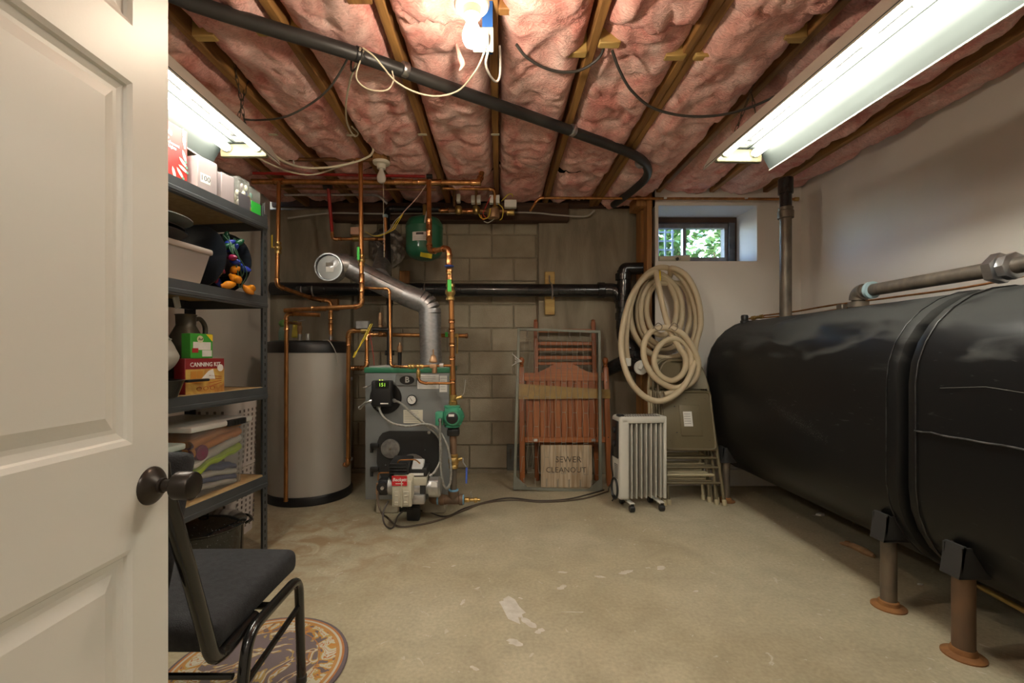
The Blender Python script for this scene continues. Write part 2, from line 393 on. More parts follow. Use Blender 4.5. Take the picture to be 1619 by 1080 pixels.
# ---- outside: ground, pale lattice, shrubs
MB().bx(-3, 8, YG+.3, 14, 1.5, 1.66).to('ground_outside', mat('soil', (.12,.09,.05), .9, col2=(.2,.16,.09), vs=6), smooth=False, kind='structure')
def shrub(c, rad, n, seed, label, col, col2):
    rn = random.Random(seed); t = thing('shrub', label, 'shrub', (c[0], c[1], 1.66), group='shrubs outside the window')
    st = MB(); lf = MB()
    for k in range(16):
        a = rn.uniform(0, 2*PI); r = rn.uniform(.2,.9)*rad
        tip = Vector((c[0]+r*math.cos(a), c[1]+r*math.sin(a)*.6, c[2]+rn.uniform(-.7,.9)*rad))
        b = Vector((c[0]+.1*math.cos(a), c[1]+.1*math.sin(a), 1.66))
        st.tube(catmull([b, (b+tip)/2+Vector((rn.uniform(-.1,.1),0,.1)), tip], 4), [.012,.010,.009,.008,.007,.006,.005,.004,.003], 6)
        for q in range(n//16):
            p = tip+Vector((rn.gauss(0,.17), rn.gauss(0,.14), rn.gauss(0,.19)))
            L = rn.uniform(.07,.13); wd = L*.3
            R = Euler((rn.uniform(-.9,.9), rn.uniform(-.9,.9), rn.uniform(0,2*PI))).to_matrix().to_4x4()
            lf.add([(0,0,0),(wd,L*.35,.012),(wd*.8,L*.7,.008),(0,L,-.01),(-wd*.8,L*.7,.008),(-wd,L*.35,.012),(0,L*.5,-.004)],
                   [(0,1,6),(1,2,6),(2,3,6),(3,4,6),(4,5,6),(5,0,6)], Matrix.Translation(p) @ R)
    st.to('stem', mat('shrub_bark', (.16,.10,.06), .8), t)
    lf.to('foliage', mat('leaf_'+str(seed), col, .45, col2=col2, vs=9), t, smooth=False, kind='stuff')
shrub((1.70, 4.95, 2.12), .46, 1500, 3, 'broad leaved green shrub in the middle beyond the window glass', (.05,.15,.025), (.14,.27,.06))
shrub((2.85, 5.2, 2.30), .5, 1100, 5, 'paler green shrub standing farther off beyond the window', (.08,.19,.04), (.19,.30,.10))
shrub((2.0, 6.9, 2.6), .8, 2200, 8, 'yellowish green shrub rising behind the other shrubs outside', (.10,.21,.04), (.24,.33,.13))
lat = thing('lattice_panel', 'pale blue grey lattice panel outside by the window', 'lattice', (XO(1044,4.35), 4.35, 1.66))
LAT = mat('lattice_paint', (.45,.52,.66), .6)
for i in range(4): MB().bx(XO(1044,4.35)-.10+i*.07, XO(1044,4.35)-.085+i*.07, 4.345, 4.36, 1.66, 2.35).to('slat', LAT, lat, smooth=False)
for i in range(8): MB().bx(XO(1044,4.35)-.12, XO(1044,4.35)+.14, 4.361, 4.372, 1.70+i*.085, 1.715+i*.085).to('slat', LAT, lat, smooth=False)
# ================================================================== CEILING: joists, insulation, blocking
ceil = MB().bx(XL-.1, XR+.1, -1.6, YB+.15, 2.56, 2.62).to('ceiling', WOOD_DARK, smooth=False, kind='structure')
JX = [-1.675, -1.2546, -.86, -.44, -.025, .39, .819, 1.261, 1.685, 2.11]
JD = {.819: True}
for x in JX:
    y1 = YB-.03 if x < 1.2 else YW-.005
    if x in JD:
        for dx in (-.0195, .0195):
            MB().rbox((x+dx, (YF+y1)/2, JZ+.117+(.004 if dx > 0 else 0)), (.037, y1-YF, .235), .004, 1).to('joist', WOOD_JOIST, ceil)
    else: MB().rbox((x, (YF+y1)/2, JZ+.117), (.038, y1-YF, .235), .004, 1).to('joist', WOOD_JOIST, ceil)
def insul_mat():
    m = bpy.data.materials.new('pink_insulation'); m.use_nodes = True
    n = m.node_tree.nodes; l = m.node_tree.links; b = n['Principled BSDF']; b.inputs['Roughness'].default_value = .95
    b.inputs['Specular IOR Level'].default_value = .1
    b.inputs['Sheen Weight'].default_value = .25; b.inputs['Sheen Tint'].default_value = (1,.8,.77,1)
    tc = n.new('ShaderNodeTexCoord')
    def nz(sc, det, dist, st=(1,1,1)):
        mp = n.new('ShaderNodeMapping'); mp.inputs['Scale'].default_value = st; l.new(tc.outputs['Object'], mp.inputs['Vector'])
        t = n.new('ShaderNodeTexNoise'); t.inputs['Scale'].default_value = sc; t.inputs['Detail'].default_value = det
        t.inputs['Distortion'].default_value = dist; l.new(mp.outputs[0], t.inputs['Vector']); return t
    a = nz(4.2, 8, 1.6, (1.2,.8,1)); r = n.new('ShaderNodeValToRGB'); l.new(a.outputs['Fac'], r.inputs['Fac'])
    e = r.color_ramp.elements; e[0].position = .32; e[0].color = (.74,.29,.25,1); e[1].position = .68; e[1].color = (.94,.67,.61,1)
    x = e.new(.46); x.color = (.87,.47,.41,1)
    f = nz(26, 8, 2.5, (1,2.2,1)); r2 = n.new('ShaderNodeValToRGB'); l.new(f.outputs['Fac'], r2.inputs['Fac'])
    r2.color_ramp.elements[0].position = .35; r2.color_ramp.elements[0].color = (.80,.74,.72,1); r2.color_ramp.elements[1].position = .62; r2.color_ramp.elements[1].color = (1.04,1.03,1.03,1)
    mx = n.new('ShaderNodeMix'); mx.data_type = 'RGBA'; mx.blend_type = 'MULTIPLY'; mx.inputs['Factor'].default_value = 1
    l.new(r.outputs[0], mx.inputs[6]); l.new(r2.outputs[0], mx.inputs[7]); l.new(mx.outputs[2], b.inputs['Base Color'])
    add = n.new('ShaderNodeMath'); add.operation = 'ADD'; l.new(f.outputs['Fac'], add.inputs[0])
    g = nz(90, 6, 1.5, (1,1.6,1)); sc = n.new('ShaderNodeMath'); sc.operation = 'MULTIPLY'; sc.inputs[1].default_value = .35; l.new(g.outputs['Fac'], sc.inputs[0]); l.new(sc.outputs[0], add.inputs[1])
    bp = n.new('ShaderNodeBump'); bp.inputs['Strength'].default_value = .5; bp.inputs['Distance'].default_value = .02
    l.new(add.outputs[0], bp.inputs['Height']); l.new(bp.outputs[0], b.inputs['Normal'])
    return m
INS = insul_mat()
def batt(x0, x1, y0, y1, sag, seed, ragged0=0., ragged1=0., lumps=.028):
    nu = max(14, int((x1-x0)/.016)); nv = max(10, int((y1-y0)/.018))
    def fn(u, v):
        x = x0+(x1-x0)*u; y = y0+(y1-y0)*v
        e0 = ragged0*(noise.noise(Vector((x*9, seed, 3)))+.5*noise.noise(Vector((x*31, seed, 5))))
        e1 = ragged1*(noise.noise(Vector((x*9, seed, 7)))+.5*noise.noise(Vector((x*31, seed, 9))))
        y += e0*(1-v)**2+e1*v**2
        ex = min(u, 1-u)*(x1-x0); ey = min(v, 1-v)*(y1-y0)
        rx = math.sqrt(max(0, 1-(1-min(ex/.10, 1))**2)); ry = math.sqrt(max(0, 1-(1-min(ey/.10, 1))**2))
        k = rx*(.35+.65*ry)
        q = Vector((x*5, y*3.2, seed*1.7)); q2 = Vector((x*13, y*11, seed)); q3 = Vector((x*34, y*30, seed))
        d = lumps*1.5*noise.noise(q)+lumps*.7*noise.noise(q2)+lumps*.3*noise.noise(q3)
        cr = noise.noise(Vector((x*6+2*noise.noise(Vector((x*4,y*4,seed))), y*4, seed+9)))
        d -= .018*max(0, .14-abs(cr))/.14                                      # creases
        z = JZ+.098-k*(.074+sag)-d*min(1, rx*1.2)
        return Vector((x, y, z))
    b = MB().grid(fn, nu, nv)
    b.to('insulation_batt', INS, ceil, angle=180)
YJ = [1.72, 1.60, 1.74, 1.62, 1.70, 1.56, 1.76, 1.66, 1.7, 1.68]
edges = [XL-.02]+JX+[XR+.02]
for i in range(len(edges)-1):
    a, b = edges[i]+.021, edges[i+1]-.021
    if b-a < .05: continue
    yend = YB-.04 if edges[i+1] < 1.3 else YW+.03
    sag = [.028,.03,.034,.03,.045,.036,.036,.05,.03,.03,.02][i]
    yj = YJ[i % 10]
    if i == 3: yj = 1.5                                         # torn batt end hanging over the pipe
    batt(a, b, YF, yj+.05, sag+.012, i*2+1, 0, .05, .034)
    ye = yend if i in (7,8,9,10) else 3.28+.05*math.sin(i*2.1)
    batt(a, b, yj, ye, sag, i*2+2, .03, .03)
    if ye < yend-.1: batt(a, b, ye+.06, yend, sag-.02, i*2+31, .02, 0)
# strip of drooping insulation torn loose near the bulb
MB().tube(catmull([P(722,70,1.78), P(727,90,1.77), P(731,102,1.76), P(726,112,1.76)], 5), [.004,.006,.007,.008,.009,.010,.012,.012,.012,.011,.010,.008,.006,.005,.004,.002], 8).to('insulation_tuft', INS, ceil)
# solid blocking between the joists, pine ends showing
def blocking(i, y, drop, m=WOOD_YEL, half=None):
    a, b = JX[i]+.019, JX[i+1]-.019
    if half == 'l': b = a+.09
    if half == 'r': a = b-.09
    MB().rbox(((a+b)/2, y, JZ+.055-drop), (b-a, .038, .09), .004, 1).to('blocking', m, ceil)
blocking(1, 1.83, .02, half='l'); blocking(1, 1.80, .02, half='r'); blocking(2, 1.83, .02, half='l'); blocking(2, 1.62, .03, WOOD_JOIST, half='r')
blocking(4, 1.70, .01, WOOD_JOIST, half='l'); blocking(4, 1.93, .02, half='r'); blocking(5, 1.87, .02, half='l'); blocking(5, 1.95, .02, half='r'); blocking(6, 1.95, .02, half='l'); blocking(6, 1.84, .02, half='r')
# pale paper straps stapled across joists
for px, py in ((432,212),(555,213),(668,212),(783,212),(960,212)):
    s = (560-py)/(JZ-CH); MB().box(((px-790)/s, F/s, JZ-.003), (.05,.02,.003)).to('joist_strap', WHITEWIRE, ceil, smooth=False)
# ================================================================== LAMPS
def emitter(name, col, s):
    m = bpy.data.materials.new(name); m.use_nodes = True; n = m.node_tree.nodes
    b = n['Principled BSDF']; b.inputs['Base Color'].default_value = (.9,.9,.9,1); b.inputs['Emission Color'].default_value = (*col,1); b.inputs['Emission Strength'].default_value = s
    return m
TUBE_M = emitter('lit_fluorescent_tube', (1,.965,.83), TUBE_POWER)
BULB_M = emitter('lit_bulb_glass', (1,.84,.64), BULB_POWER)
REFL = mat('fixture_darkened_enamel', (.046,.053,.050), .55, 0, col2=(.041,.047,.044), vs=5, spec=.2)  # white enamel darkened in its colour to tame the tube light on it
ENDP = mat('fixture_yellowed_enamel', (.17,.15,.085), .5, 0, col2=(.13,.115,.065), vs=22)
CHAINM = mat('dark_chain', (.10,.08,.06), .5, .7)
def shop_light(label, cx, yf, L, ze, yaw=0.):
    # ze = height of the tube centres; local y runs from the far end (0) to the near end (-L)
    t = thing('shop_light', label, 'lamp', (cx, yf, ze), (0,0,yaw))
    x = .168
    prof = [(-x,-.068),(-x+.004,-.060),(-.118,.018),(-.05,.028),(-.046,.045),(.046,.045),(.05,.028),(.118,.018),(x-.004,-.060),(x,-.068)]
    b = MB(); vs = []; n = len(prof)
    for (px_, pz) in prof: vs.append((px_, 0, pz)); vs.append((px_, -L, pz))
    inner = [(px_*.985, pz+.004) for px_, pz in prof]
    o = len(vs)
    for (px_, pz) in inner: vs.append((px_, 0, pz)); vs.append((px_, -L, pz))
    fs = [(2*i,2*i+1,2*i+3,2*i+2) for i in range(n-1)]
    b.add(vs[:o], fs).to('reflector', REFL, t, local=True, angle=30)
    outer = [((px_+math.copysign(.004, px_)), pz+.004) for px_, pz in prof]; vo = []
    for (px_, pz) in outer: vo.append((px_, 0, pz)); vo.append((px_, -L, pz))
    MB().add(vo, fs).to('reflector_back', mat('fixture_outer_enamel', (.46,.42,.36), .4), t, local=True, angle=30)
    for sx in (-1, 1):
        MB().cyl((sx*x,0,-.069),(sx*x,-L,-.069),.0035, n=8).to('reflector_lip', mat('fixture_outer_enamel', (.46,.42,.36), .4), t, local=True)
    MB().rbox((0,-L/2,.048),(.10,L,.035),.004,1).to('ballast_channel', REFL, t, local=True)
    for i in range(6): MB().box((0,-.16-i*.18,.0295),(.006,.11,.003)).to('channel_slot', PRINT, t, local=True, smooth=False)
    MB().box((0,-.07,.026),(.05,.05,.006)).lathe([(.018,0),(.018,.004)],(0,-.07,.019),(0,0,1),16).to('knockout', CHROME, t, local=True)
    for yy in (-.012, -L+.012):
        MB().rbox((0,yy,-.008),(.23,.030,.065),.010,2).to('lamp_holder_plate', ENDP, t, local=True)
    for sx in (-.0745, .0745):
        tb = MB().lathe([(.008,0),(.017,.002),(.0185,.012),(.0185,L-.062),(.017,L-.052),(.008,L-.05)], (sx,-.027,0), (0,-1,0), 14).to('tube', TUBE_M, t, local=True)
        for ye in (-.026, -L+.040): MB().lathe([(.0192,0),(.0192,.014)], (sx,ye,0), (0,-1,0), 14).to('end_cap', mat('tube_cap', (.55,.6,.55), .4, .5), tb, local=True)
    return t
def chain(t, p0, p1, n=9):
    p0 = Vector(p0); p1 = Vector(p1); b = MB(); d = (p1-p0); L = d.length/n; ax = d.normalized(); u = ax.orthogonal().normalized(); w = ax.cross(u)
    for i in range(n):
        c = p0+d*((i+.5)/n); side = u if i % 2 == 0 else w
        pts = [c+ax*(math.cos(a)*L*.72)+side*(math.sin(a)*.006) for a in [2*PI*k/10 for k in range(11)]]
        b.tube(pts, .0016, 5, False)
    b.to('chain', CHAINM, t)
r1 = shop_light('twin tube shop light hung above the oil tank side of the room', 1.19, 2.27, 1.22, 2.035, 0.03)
chain(r1, (1.13,2.2,2.08), (1.235,2.14,2.40)); chain(r1, (1.27,2.2,2.08), (1.242,2.25,2.40))
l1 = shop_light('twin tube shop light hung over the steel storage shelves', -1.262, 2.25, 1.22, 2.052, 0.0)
chain(l1, (-1.20,2.14,2.10), (-1.234,2.10,2.40)); chain(l1, (-1.25,2.14,2.10), (-1.234,2.22,2.40))
# porcelain lampholders
def lampholder(label, p, lit):
    t = thing('bulb_fixture', label, 'light bulb', p)
    x, y, z = p
    MB().bx(x-.045,x+.045,y-.045,y+.045,z+.0,(2.36 if lit else z+.07)).to('ceiling_box', WOOD_JOIST, t, smooth=False)
    MB().lathe([(.056,0),(.056,-.008),(.050,-.016),(.030,-.020),(.027,-.045),(.022,-.047)], p, (0,0,1), 26).to('lamp_base', CREAM, t)
    for s in (-1,1): MB().box((x+s*.042,y,z-.014),(.012,.004,.004)).to('screw', CHROME, t, smooth=False)
    prof = [(.012,-.040),(.0135,-.052),(.017,-.066),(.025,-.084),(.0295,-.102),(.0285,-.118),(.022,-.132),(.011,-.139),(.001,-.141)]
    m = BULB_M if lit else mat('unlit_bulb_glass', (.62,.58,.52), .12, 0, coat=.4)
    MB().lathe(prof, p, (0,0,1), 24).to('bulb', m, t)
    return t
lampholder('glowing light bulb in a cream porcelain holder under the insulation', P(746,4,1.43), True)
p2 = P(603,256,2.95)
t2 = lampholder('unlit light bulb in a porcelain holder above the boiler flue', p2, False)
MB().tube([p2+Vector((.012,0,-.03)), p2+Vector((.014,.0,-.30)), p2+Vector((.016,.01,-.62))], .0016, 5).to('pull_cord', WHITEWIRE, t2)
MB().bx(p2.x-.05,p2.x+.05,p2.y-.05,p2.y+.05,p2.z+.07,2.36).to('mounting_block', WOOD_JOIST, t2, smooth=False)
# duplex outlet on the joist beside the lit bulb
o = P(764,63,1.64)
ot = thing('ceiling_outlet', 'white duplex outlet hanging on the joist beside the glowing bulb', 'outlet', o)
MB().bx(o.x-.004,o.x+.034,o.y+.004,o.y+.05,o.z-.02,2.40).to('junction_box', mat('blue_box', (.015,.09,.33), .5), ot, smooth=False)
MB().rbox((o.x,o.y,o.z),(.075,.008,.09),.004,2).to('cover_plate', mat('outlet_plate', (.40,.38,.34), .5), ot)
for dz in (-.022,.022): MB().rbox((o.x,o.y-.005,o.z+dz),(.034,.006,.030),.006,2).to('socket', WHITEPL, ot)
for dx in (-.006,.010): MB().rbox((o.x+dx,o.y-.018,o.z-.024+dx),(.022,.03,.030),.005,2).to('plug', WHITEPL, ot)

# unseen dome lamp added in the hall to throw fill light through the doorway
hl_ = thing('added_fill_lamp', 'added fill lamp with an opal dome unseen on the hall ceiling', 'lamp', (-.25,-.95,2.56))
MB().lathe([(.18,0),(.18,-.02),(.165,-.025)], (-.25,-.95,2.56), (0,0,1), 32).to('lamp_base', CREAM, hl_)
MB().lathe([(.165,-.022),(.160,-.05),(.135,-.085),(.085,-.11),(.001,-.12)], (-.25,-.95,2.56), (0,0,1), 32).to('fill_dome', emitter('fill_lamp_glow', (1,.93,.83), HALL_FILL_POWER), hl_)
# ================================================================== OIL TANKS
def tank_mat():
    m = bpy.data.materials.new('black_tank_paint'); m.use_nodes = True; n = m.node_tree.nodes; l = m.node_tree.links; b = n['Principled BSDF']
    tc = n.new('ShaderNodeTexCoord')
    def nz(sc, det, dist, st=(1,1,1)):
        mp = n.new('ShaderNodeMapping'); mp.inputs['Scale'].default_value = st; l.new(tc.outputs['Object'], mp.inputs['Vector'])
        t = n.new('ShaderNodeTexNoise'); t.inputs['Scale'].default_value = sc; t.inputs['Detail'].default_value = det; t.inputs['Distortion'].default_value = dist
        l.new(mp.outputs[0], t.inputs['Vector']); return t.outputs['Fac']
    sp = n.new('ShaderNodeSeparateXYZ'); l.new(tc.outputs['Object'], sp.inputs[0])
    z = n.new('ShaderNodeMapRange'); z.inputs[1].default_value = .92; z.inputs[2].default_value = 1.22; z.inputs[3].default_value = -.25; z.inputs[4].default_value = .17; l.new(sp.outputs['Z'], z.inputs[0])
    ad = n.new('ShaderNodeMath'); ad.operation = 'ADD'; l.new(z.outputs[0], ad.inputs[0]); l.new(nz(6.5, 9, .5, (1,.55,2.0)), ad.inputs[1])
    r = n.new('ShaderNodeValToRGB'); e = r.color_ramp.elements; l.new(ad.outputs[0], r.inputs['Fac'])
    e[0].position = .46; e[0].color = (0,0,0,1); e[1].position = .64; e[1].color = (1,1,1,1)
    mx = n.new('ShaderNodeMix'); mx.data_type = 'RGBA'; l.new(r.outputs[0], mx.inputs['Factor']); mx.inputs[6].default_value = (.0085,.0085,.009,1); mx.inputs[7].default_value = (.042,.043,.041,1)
    # faint chalky scratches
    sc = n.new('ShaderNodeValToRGB'); l.new(nz(16, 8, 3., (1,.35,1.6)), sc.inputs['Fac']); sc.color_ramp.elements[0].position = .68; sc.color_ramp.elements[0].color = (0,0,0,1); sc.color_ramp.elements[1].position = .74; sc.color_ramp.elements[1].color = (.35,.35,.35,1)
    m2 = n.new('ShaderNodeMix'); m2.data_type = 'RGBA'; l.new(sc.outputs[0], m2.inputs['Factor']); l.new(mx.outputs[2], m2.inputs[6]); m2.inputs[7].default_value = (.10,.10,.10,1)
    l.new(m2.outputs[2], b.inputs['Base Color'])
    rr = n.new('ShaderNodeMapRange'); rr.inputs[3].default_value = .36; rr.inputs[4].default_value = .75; l.new(r.outputs[0], rr.inputs[0]); l.new(rr.outputs[0], b.inputs['Roughness'])
    b.inputs['Specular IOR Level'].default_value = .28
    return m
TANKM = tank_mat()
DUST = mat('grey_dust', (.16,.155,.15), .8)
TX, TR, TZ0, TZ1 = 1.93, .371, .1585, 1.298
def obround(r, z0, z1, cx, inset=0., n=14):
    pts = []; r2 = r-inset
    for k in range(n+1):
        a = PI*k/n; pts.append((cx+r2*math.cos(a), z1-r+r2*math.sin(a)))
    for k in range(n+1):
        a = PI+PI*k/n; pts.append((cx+r2*math.cos(a), z0+r+r2*math.sin(a)))
    return pts
def tank(label, y0, y1):
    t = thing('oil_tank', label, 'oil tank', (TX, (y0+y1)/2, 0))
    rings = [(y0+.002,.10),(y0-.0,.05),(y0+.004,.022),(y0+.016,.006),(y0+.034,0),(y0+.05,.0),(y0+.054,.004),(y1-.054,.004),(y1-.05,0),(y1-.034,0),(y1-.016,.006),(y1-.004,.022),(y1,.05),(y1-.002,.10)]
    vs = []; fs = []; n = None
    for y, ins in rings:
        p = obround(TR, TZ0, TZ1, TX, ins); n = len(p); vs += [(a, y, b) for a, b in p]
    for i in range(len(rings)-1):
        for k in range(n): fs.append((i*n+k, i*n+(k+1)%n, (i+1)*n+(k+1)%n, (i+1)*n+k))
    fs.append(list(range(n))); fs.append([(len(rings)-1)*n+k for k in range(n)])
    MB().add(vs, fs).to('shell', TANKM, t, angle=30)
    return t
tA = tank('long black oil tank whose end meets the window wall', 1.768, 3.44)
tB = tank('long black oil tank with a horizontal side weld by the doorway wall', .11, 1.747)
def leg(t, y, x, m, r=.028, z1=.283):
    sgn = 1 if x < TX else -1
    l = MB().cyl((x,y,.012),(x,y,z1),r, n=18).to('leg', m, t)
    MB().lathe([(.060,0),(.060,.005),(.050,.009),(.038,.013),(.035,.026),(r+.002,.030)], (x,y,.0), (0,0,1), 24).to('foot_flange', RUST, l)
    # folded steel bracket welded to the belly of the tank
    br = MB(); w = .034
    vs = [(x-.050*sgn,y-w,z1-.005),(x-.050*sgn,y+w,z1-.005),(x-.034*sgn,y+w,z1+.105),(x-.034*sgn,y-w,z1+.105)]
    T = Vector((.010*sgn,0,0))
    vs += [tuple(Vector(v)+T) for v in vs]
    br.add(vs, [(0,1,2,3),(7,6,5,4),(0,4,5,1),(1,5,6,2),(2,6,7,3),(3,7,4,0)])
    br.bx(x-.050*sgn, x+.06*sgn, y-w, y+w, z1-.005, z1+.004)
    for yy in (y-w, y+w-.006): br.bx(x-.040*sgn, x+.055*sgn, yy, yy+.006, z1, z1+.10)
    br  .to('leg_bracket', mat('bracket_grey_black', (.035,.035,.036), .5), l, smooth=False)
leg(tA, 1.86, 1.60, STEEL); leg(tA, 3.2, 1.60, STEEL); leg(tA, 1.86, 2.26, STEEL); leg(tA, 3.2, 2.26, STEEL)
leg(tB, 1.56, 1.60, RUSTY, .031); leg(tB, .30, 1.60, RUSTY, .031); leg(tB, 1.56, 2.26, RUSTY, .031); leg(tB, .30, 2.26, RUSTY, .031)
WELD = mat('weld_bead', (.12,.12,.122), .5, .4, col2=(.035,.035,.035), vs=30)
rn = random.Random(4)
MB().tube([(TX-TR-.0005, .14+i*.0325, .755+.003*rn.uniform(-1,1)-(.0)) for i in range(49)], .0035, 6).to('weld_seam', WELD, tB)
for t, y in ((tA, 1.822), (tB, 1.693)):
    MB().tube([(a, y+.002*rn.uniform(-1,1), b) for a, b in obround(TR+.0008, TZ0-.0008, TZ1+.0008, TX)]+[obround(TR+.0008, TZ0-.0008, TZ1+.0008, TX)[0][:1]+(y,)+obround(TR+.0008, TZ0-.0008, TZ1+.0008, TX)[0][1:]], .0022, 5, False).to('rim_weld', mat('rim_weld', (.018,.018,.019), .4, .3, col2=(.06,.06,.06), vs=26), t)
# dust film on the shoulder and a chalky scuff on the flank: thin mats that lie on the shell
def skin(t, name, y0, y1, a0, a1, m, seed, thr, flat=False, nu=70, nv=34, zc=None):
    b = MB(); o = {}; vs = []; fs = []
    def pt(u, v):
        y = y0+(y1-y0)*u
        if flat: z = a0+(a1-a0)*v+zc*(u-.5); return Vector((TX-TR-.0006, y, z))
        a = a0+(a1-a0)*v; return Vector((TX+(TR+.0006)*math.cos(a), y, TZ1-TR+(TR+.0006)*math.sin(a)))
    for i in range(nu):
        for j in range(nv):
            u, v = (i+.5)/nu, (j+.5)/nv; p = pt(u, v)
            q = noise.fractal(Vector((p.y*5, p.z*7, seed)), 1., 2., 5)+.5*noise.noise(Vector((p.y*22+p.z*15, p.z*9, seed)))
            e = 1-max(abs(u-.5)*2, abs(v-.5)*2)**2
            if q+thr*e*1.6-.55 > 0:
                o_ = len(vs); vs += [pt(i/nu, j/nv), pt((i+1)/nu, j/nv), pt((i+1)/nu, (j+1)/nv), pt(i/nu, (j+1)/nv)]; fs.append((o_,o_+1,o_+2,o_+3))
    if fs: b.add(vs, fs).to(name, m, t, kind='stuff')
sk = MB(); rk = random.Random(21)
for q in range(900):
    u = rk.random(); y = 2.15+.50*u; g = rk.gauss(0,1)*(.010+.010*math.sin(PI*u)); z = .626+.145*u+g
    if rk.random() > .35+.65*math.sin(PI*min(1,u*1.1)): continue
    a_, b_ = rk.uniform(.001,.004), rk.uniform(.0006,.0016)
    sk.add([(TX-TR-.0006,y,z),(TX-TR-.0006,y+a_,z+a_*.3),(TX-TR-.0006,y+a_,z+a_*.3+b_),(TX-TR-.0006,y,z+b_)],[(0,1,2,3)])
sk.to('chalk_scuff', mat('chalk_scuff', (.13,.128,.12), .9), tA, kind='stuff')
for pts_ in ([(1.60,.92),(1.45,.935),(1.24,.915),(.97,.89)],):
    MB().tube([(TX-TR-.0002,y,z) for y,z in pts_], .0009, 4).to('scratch', mat('chalk_scuff', (.13,.128,.12), .9), tB)
# ---- pipes on the tanks
vp = thing('vent_pipe', 'dark steel vent pipe rising from the tank top to the ceiling', 'pipe', (1.935,3.06,TZ1-.01))
vb = Vector((1.935,3.06,TZ1-.012))
MB().cyl(vb, (1.935,3.06,1.98), .036, n=20).to('pipe', STEEL, vp)
MB().lathe([(.040,0),(.049,.004),(.050,.05),(.044,.056),(.046,.075),(.040,.08)], (1.935,3.06,1.955), (0,0,1), 20).to('coupling', STEEL, vp)
MB().cyl((1.935,3.06,2.03),(1.935,3.06,2.20),.037, n=20).to('plastic_pipe', BLACKPVC, vp)
MB().lathe([(.046,0),(.046,.10),(.042,.105)], (1.935,3.06,2.125), (0,0,1), 20).to('top_coupling', BLACKPVC, vp)
fp = thing('fill_pipe', 'steel fill pipe with a hex union lying along the tank tops', 'pipe', (1.935,2.44,TZ1))
path, arcs = fillet([(1.935,2.44,TZ1-.012),(1.935,2.44,TZ1+.075),(1.945,.92,TZ1+.075)], .06, 7)
MB().tube(path, .031, 18).to('pipe', STEEL, fp)
MB().tube(arcs[0], .042, 18).lathe([(.047,0),(.047,.028)], (1.935,2.44,TZ1-.005), (0,0,1), 18).to('elbow', STEEL, fp)
MB().lathe([(.035,0),(.045,.003),(.045,.020),(.035,.022)], (1.935,2.365,TZ1+.075), (0,-1,0), 18).to('sealed_collar', mat('pipe_dope', (.30,.42,.46), .7), fp)
MB().lathe([(.045,0),(.060,.012),(.060,.045),(.045,.05)], (1.94,1.785,TZ1+.075), (0,-1,0), 6).to('union_nut', CHROME, fp)
MB().lathe([(.050,0),(.052,.03),(.045,.035)], (1.94,1.73,TZ1+.075), (0,-1,0), 8).to('union_body', CHROME, fp)
# copper oil lines along the wall behind the tanks
cl = thing('copper_oil_line', 'pair of thin copper oil lines running over the far tank top', 'pipe', (1.96,3.2,TZ1))
MB().tube(catmull([(1.84,3.39,TZ1-.005),(1.90,3.35,TZ1+.02),(2.0,3.1,TZ1+.03),(2.06,2.8,TZ1+.045),(2.13,2.45,TZ1+.05),(2.2,2.05,TZ1+.06),(2.3,1.65,TZ1+.12),(2.385,1.1,TZ1+.20)], 6), .0055, 7).to('tube', COPPER, cl)
MB().tube(catmull([(1.86,3.37,TZ1+.006),(1.94,3.25,TZ1+.008),(2.03,3.0,TZ1+.005),(2.09,2.7,TZ1+.02),(2.18,2.35,TZ1+.02),(2.25,1.8,TZ1+.02)], 6), .0055, 7).to('tube', COPPER, cl)
MB().rbox((2.08,2.74,TZ1+.02),(.05,.05,.05),.005,1).to('clip_block', STEEL, cl)
MB().lathe([(.012,0),(.016,.004),(.016,.03),(.011,.034),(.011,.06),(.015,.064),(.015,.085)], (1.87,3.36,TZ1+.008), (.5,-.85,.1), 8).to('flare_fitting', BRASS, cl)
g = thing('tank_gauge', 'small black gauge cap standing on the far tank end', 'gauge', (1.83,3.36,TZ1-.02))
MB().lathe([(.030,0),(.030,.02),(.024,.024),(.026,.05),(.022,.062),(.001,.066)], (1.82,3.36,TZ1-.03), (0,0,1), 16).to('cap', BLACK, g)
# brass valves under the near tank
ov = thing('oil_valve', 'brass oil valves and filter body under the tank bottoms', 'valve', (1.90,1.75,.09))
MB().tube(fillet([(1.90,1.88,.163),(1.90,1.88,.125),(1.90,1.52,.105),(1.90,1.52,.163)], .03)[0], .011, 10).to('tube', BRASS, ov)
for y in (1.84, 1.56):
    v = MB().rbox((1.90,y,.122),(.034,.05,.034),.008,2).to('valve_body', BRASS, ov)
    MB().cyl((1.90,y,.112),(1.90,y,.075),.009, n=10).to('stem', BRASS, v)
    MB().lathe([(.006,0),(.024,.002),(.026,.007),(.024,.012),(.006,.014)], (1.90,y,.062), (0,0,1), 12).to('handwheel', BLACKMET, v)
MB().lathe([(.02,0),(.045,.01),(.048,.05),(.048,.10),(.03,.125)], (1.90,1.38,.025), (0,0,1), 18).to('filter_body', RUSTY, ov)
MB().tube([(1.90,1.52,.115),(1.90,1.43,.115)], .012, 10).to('nipple', BRASS, ov)
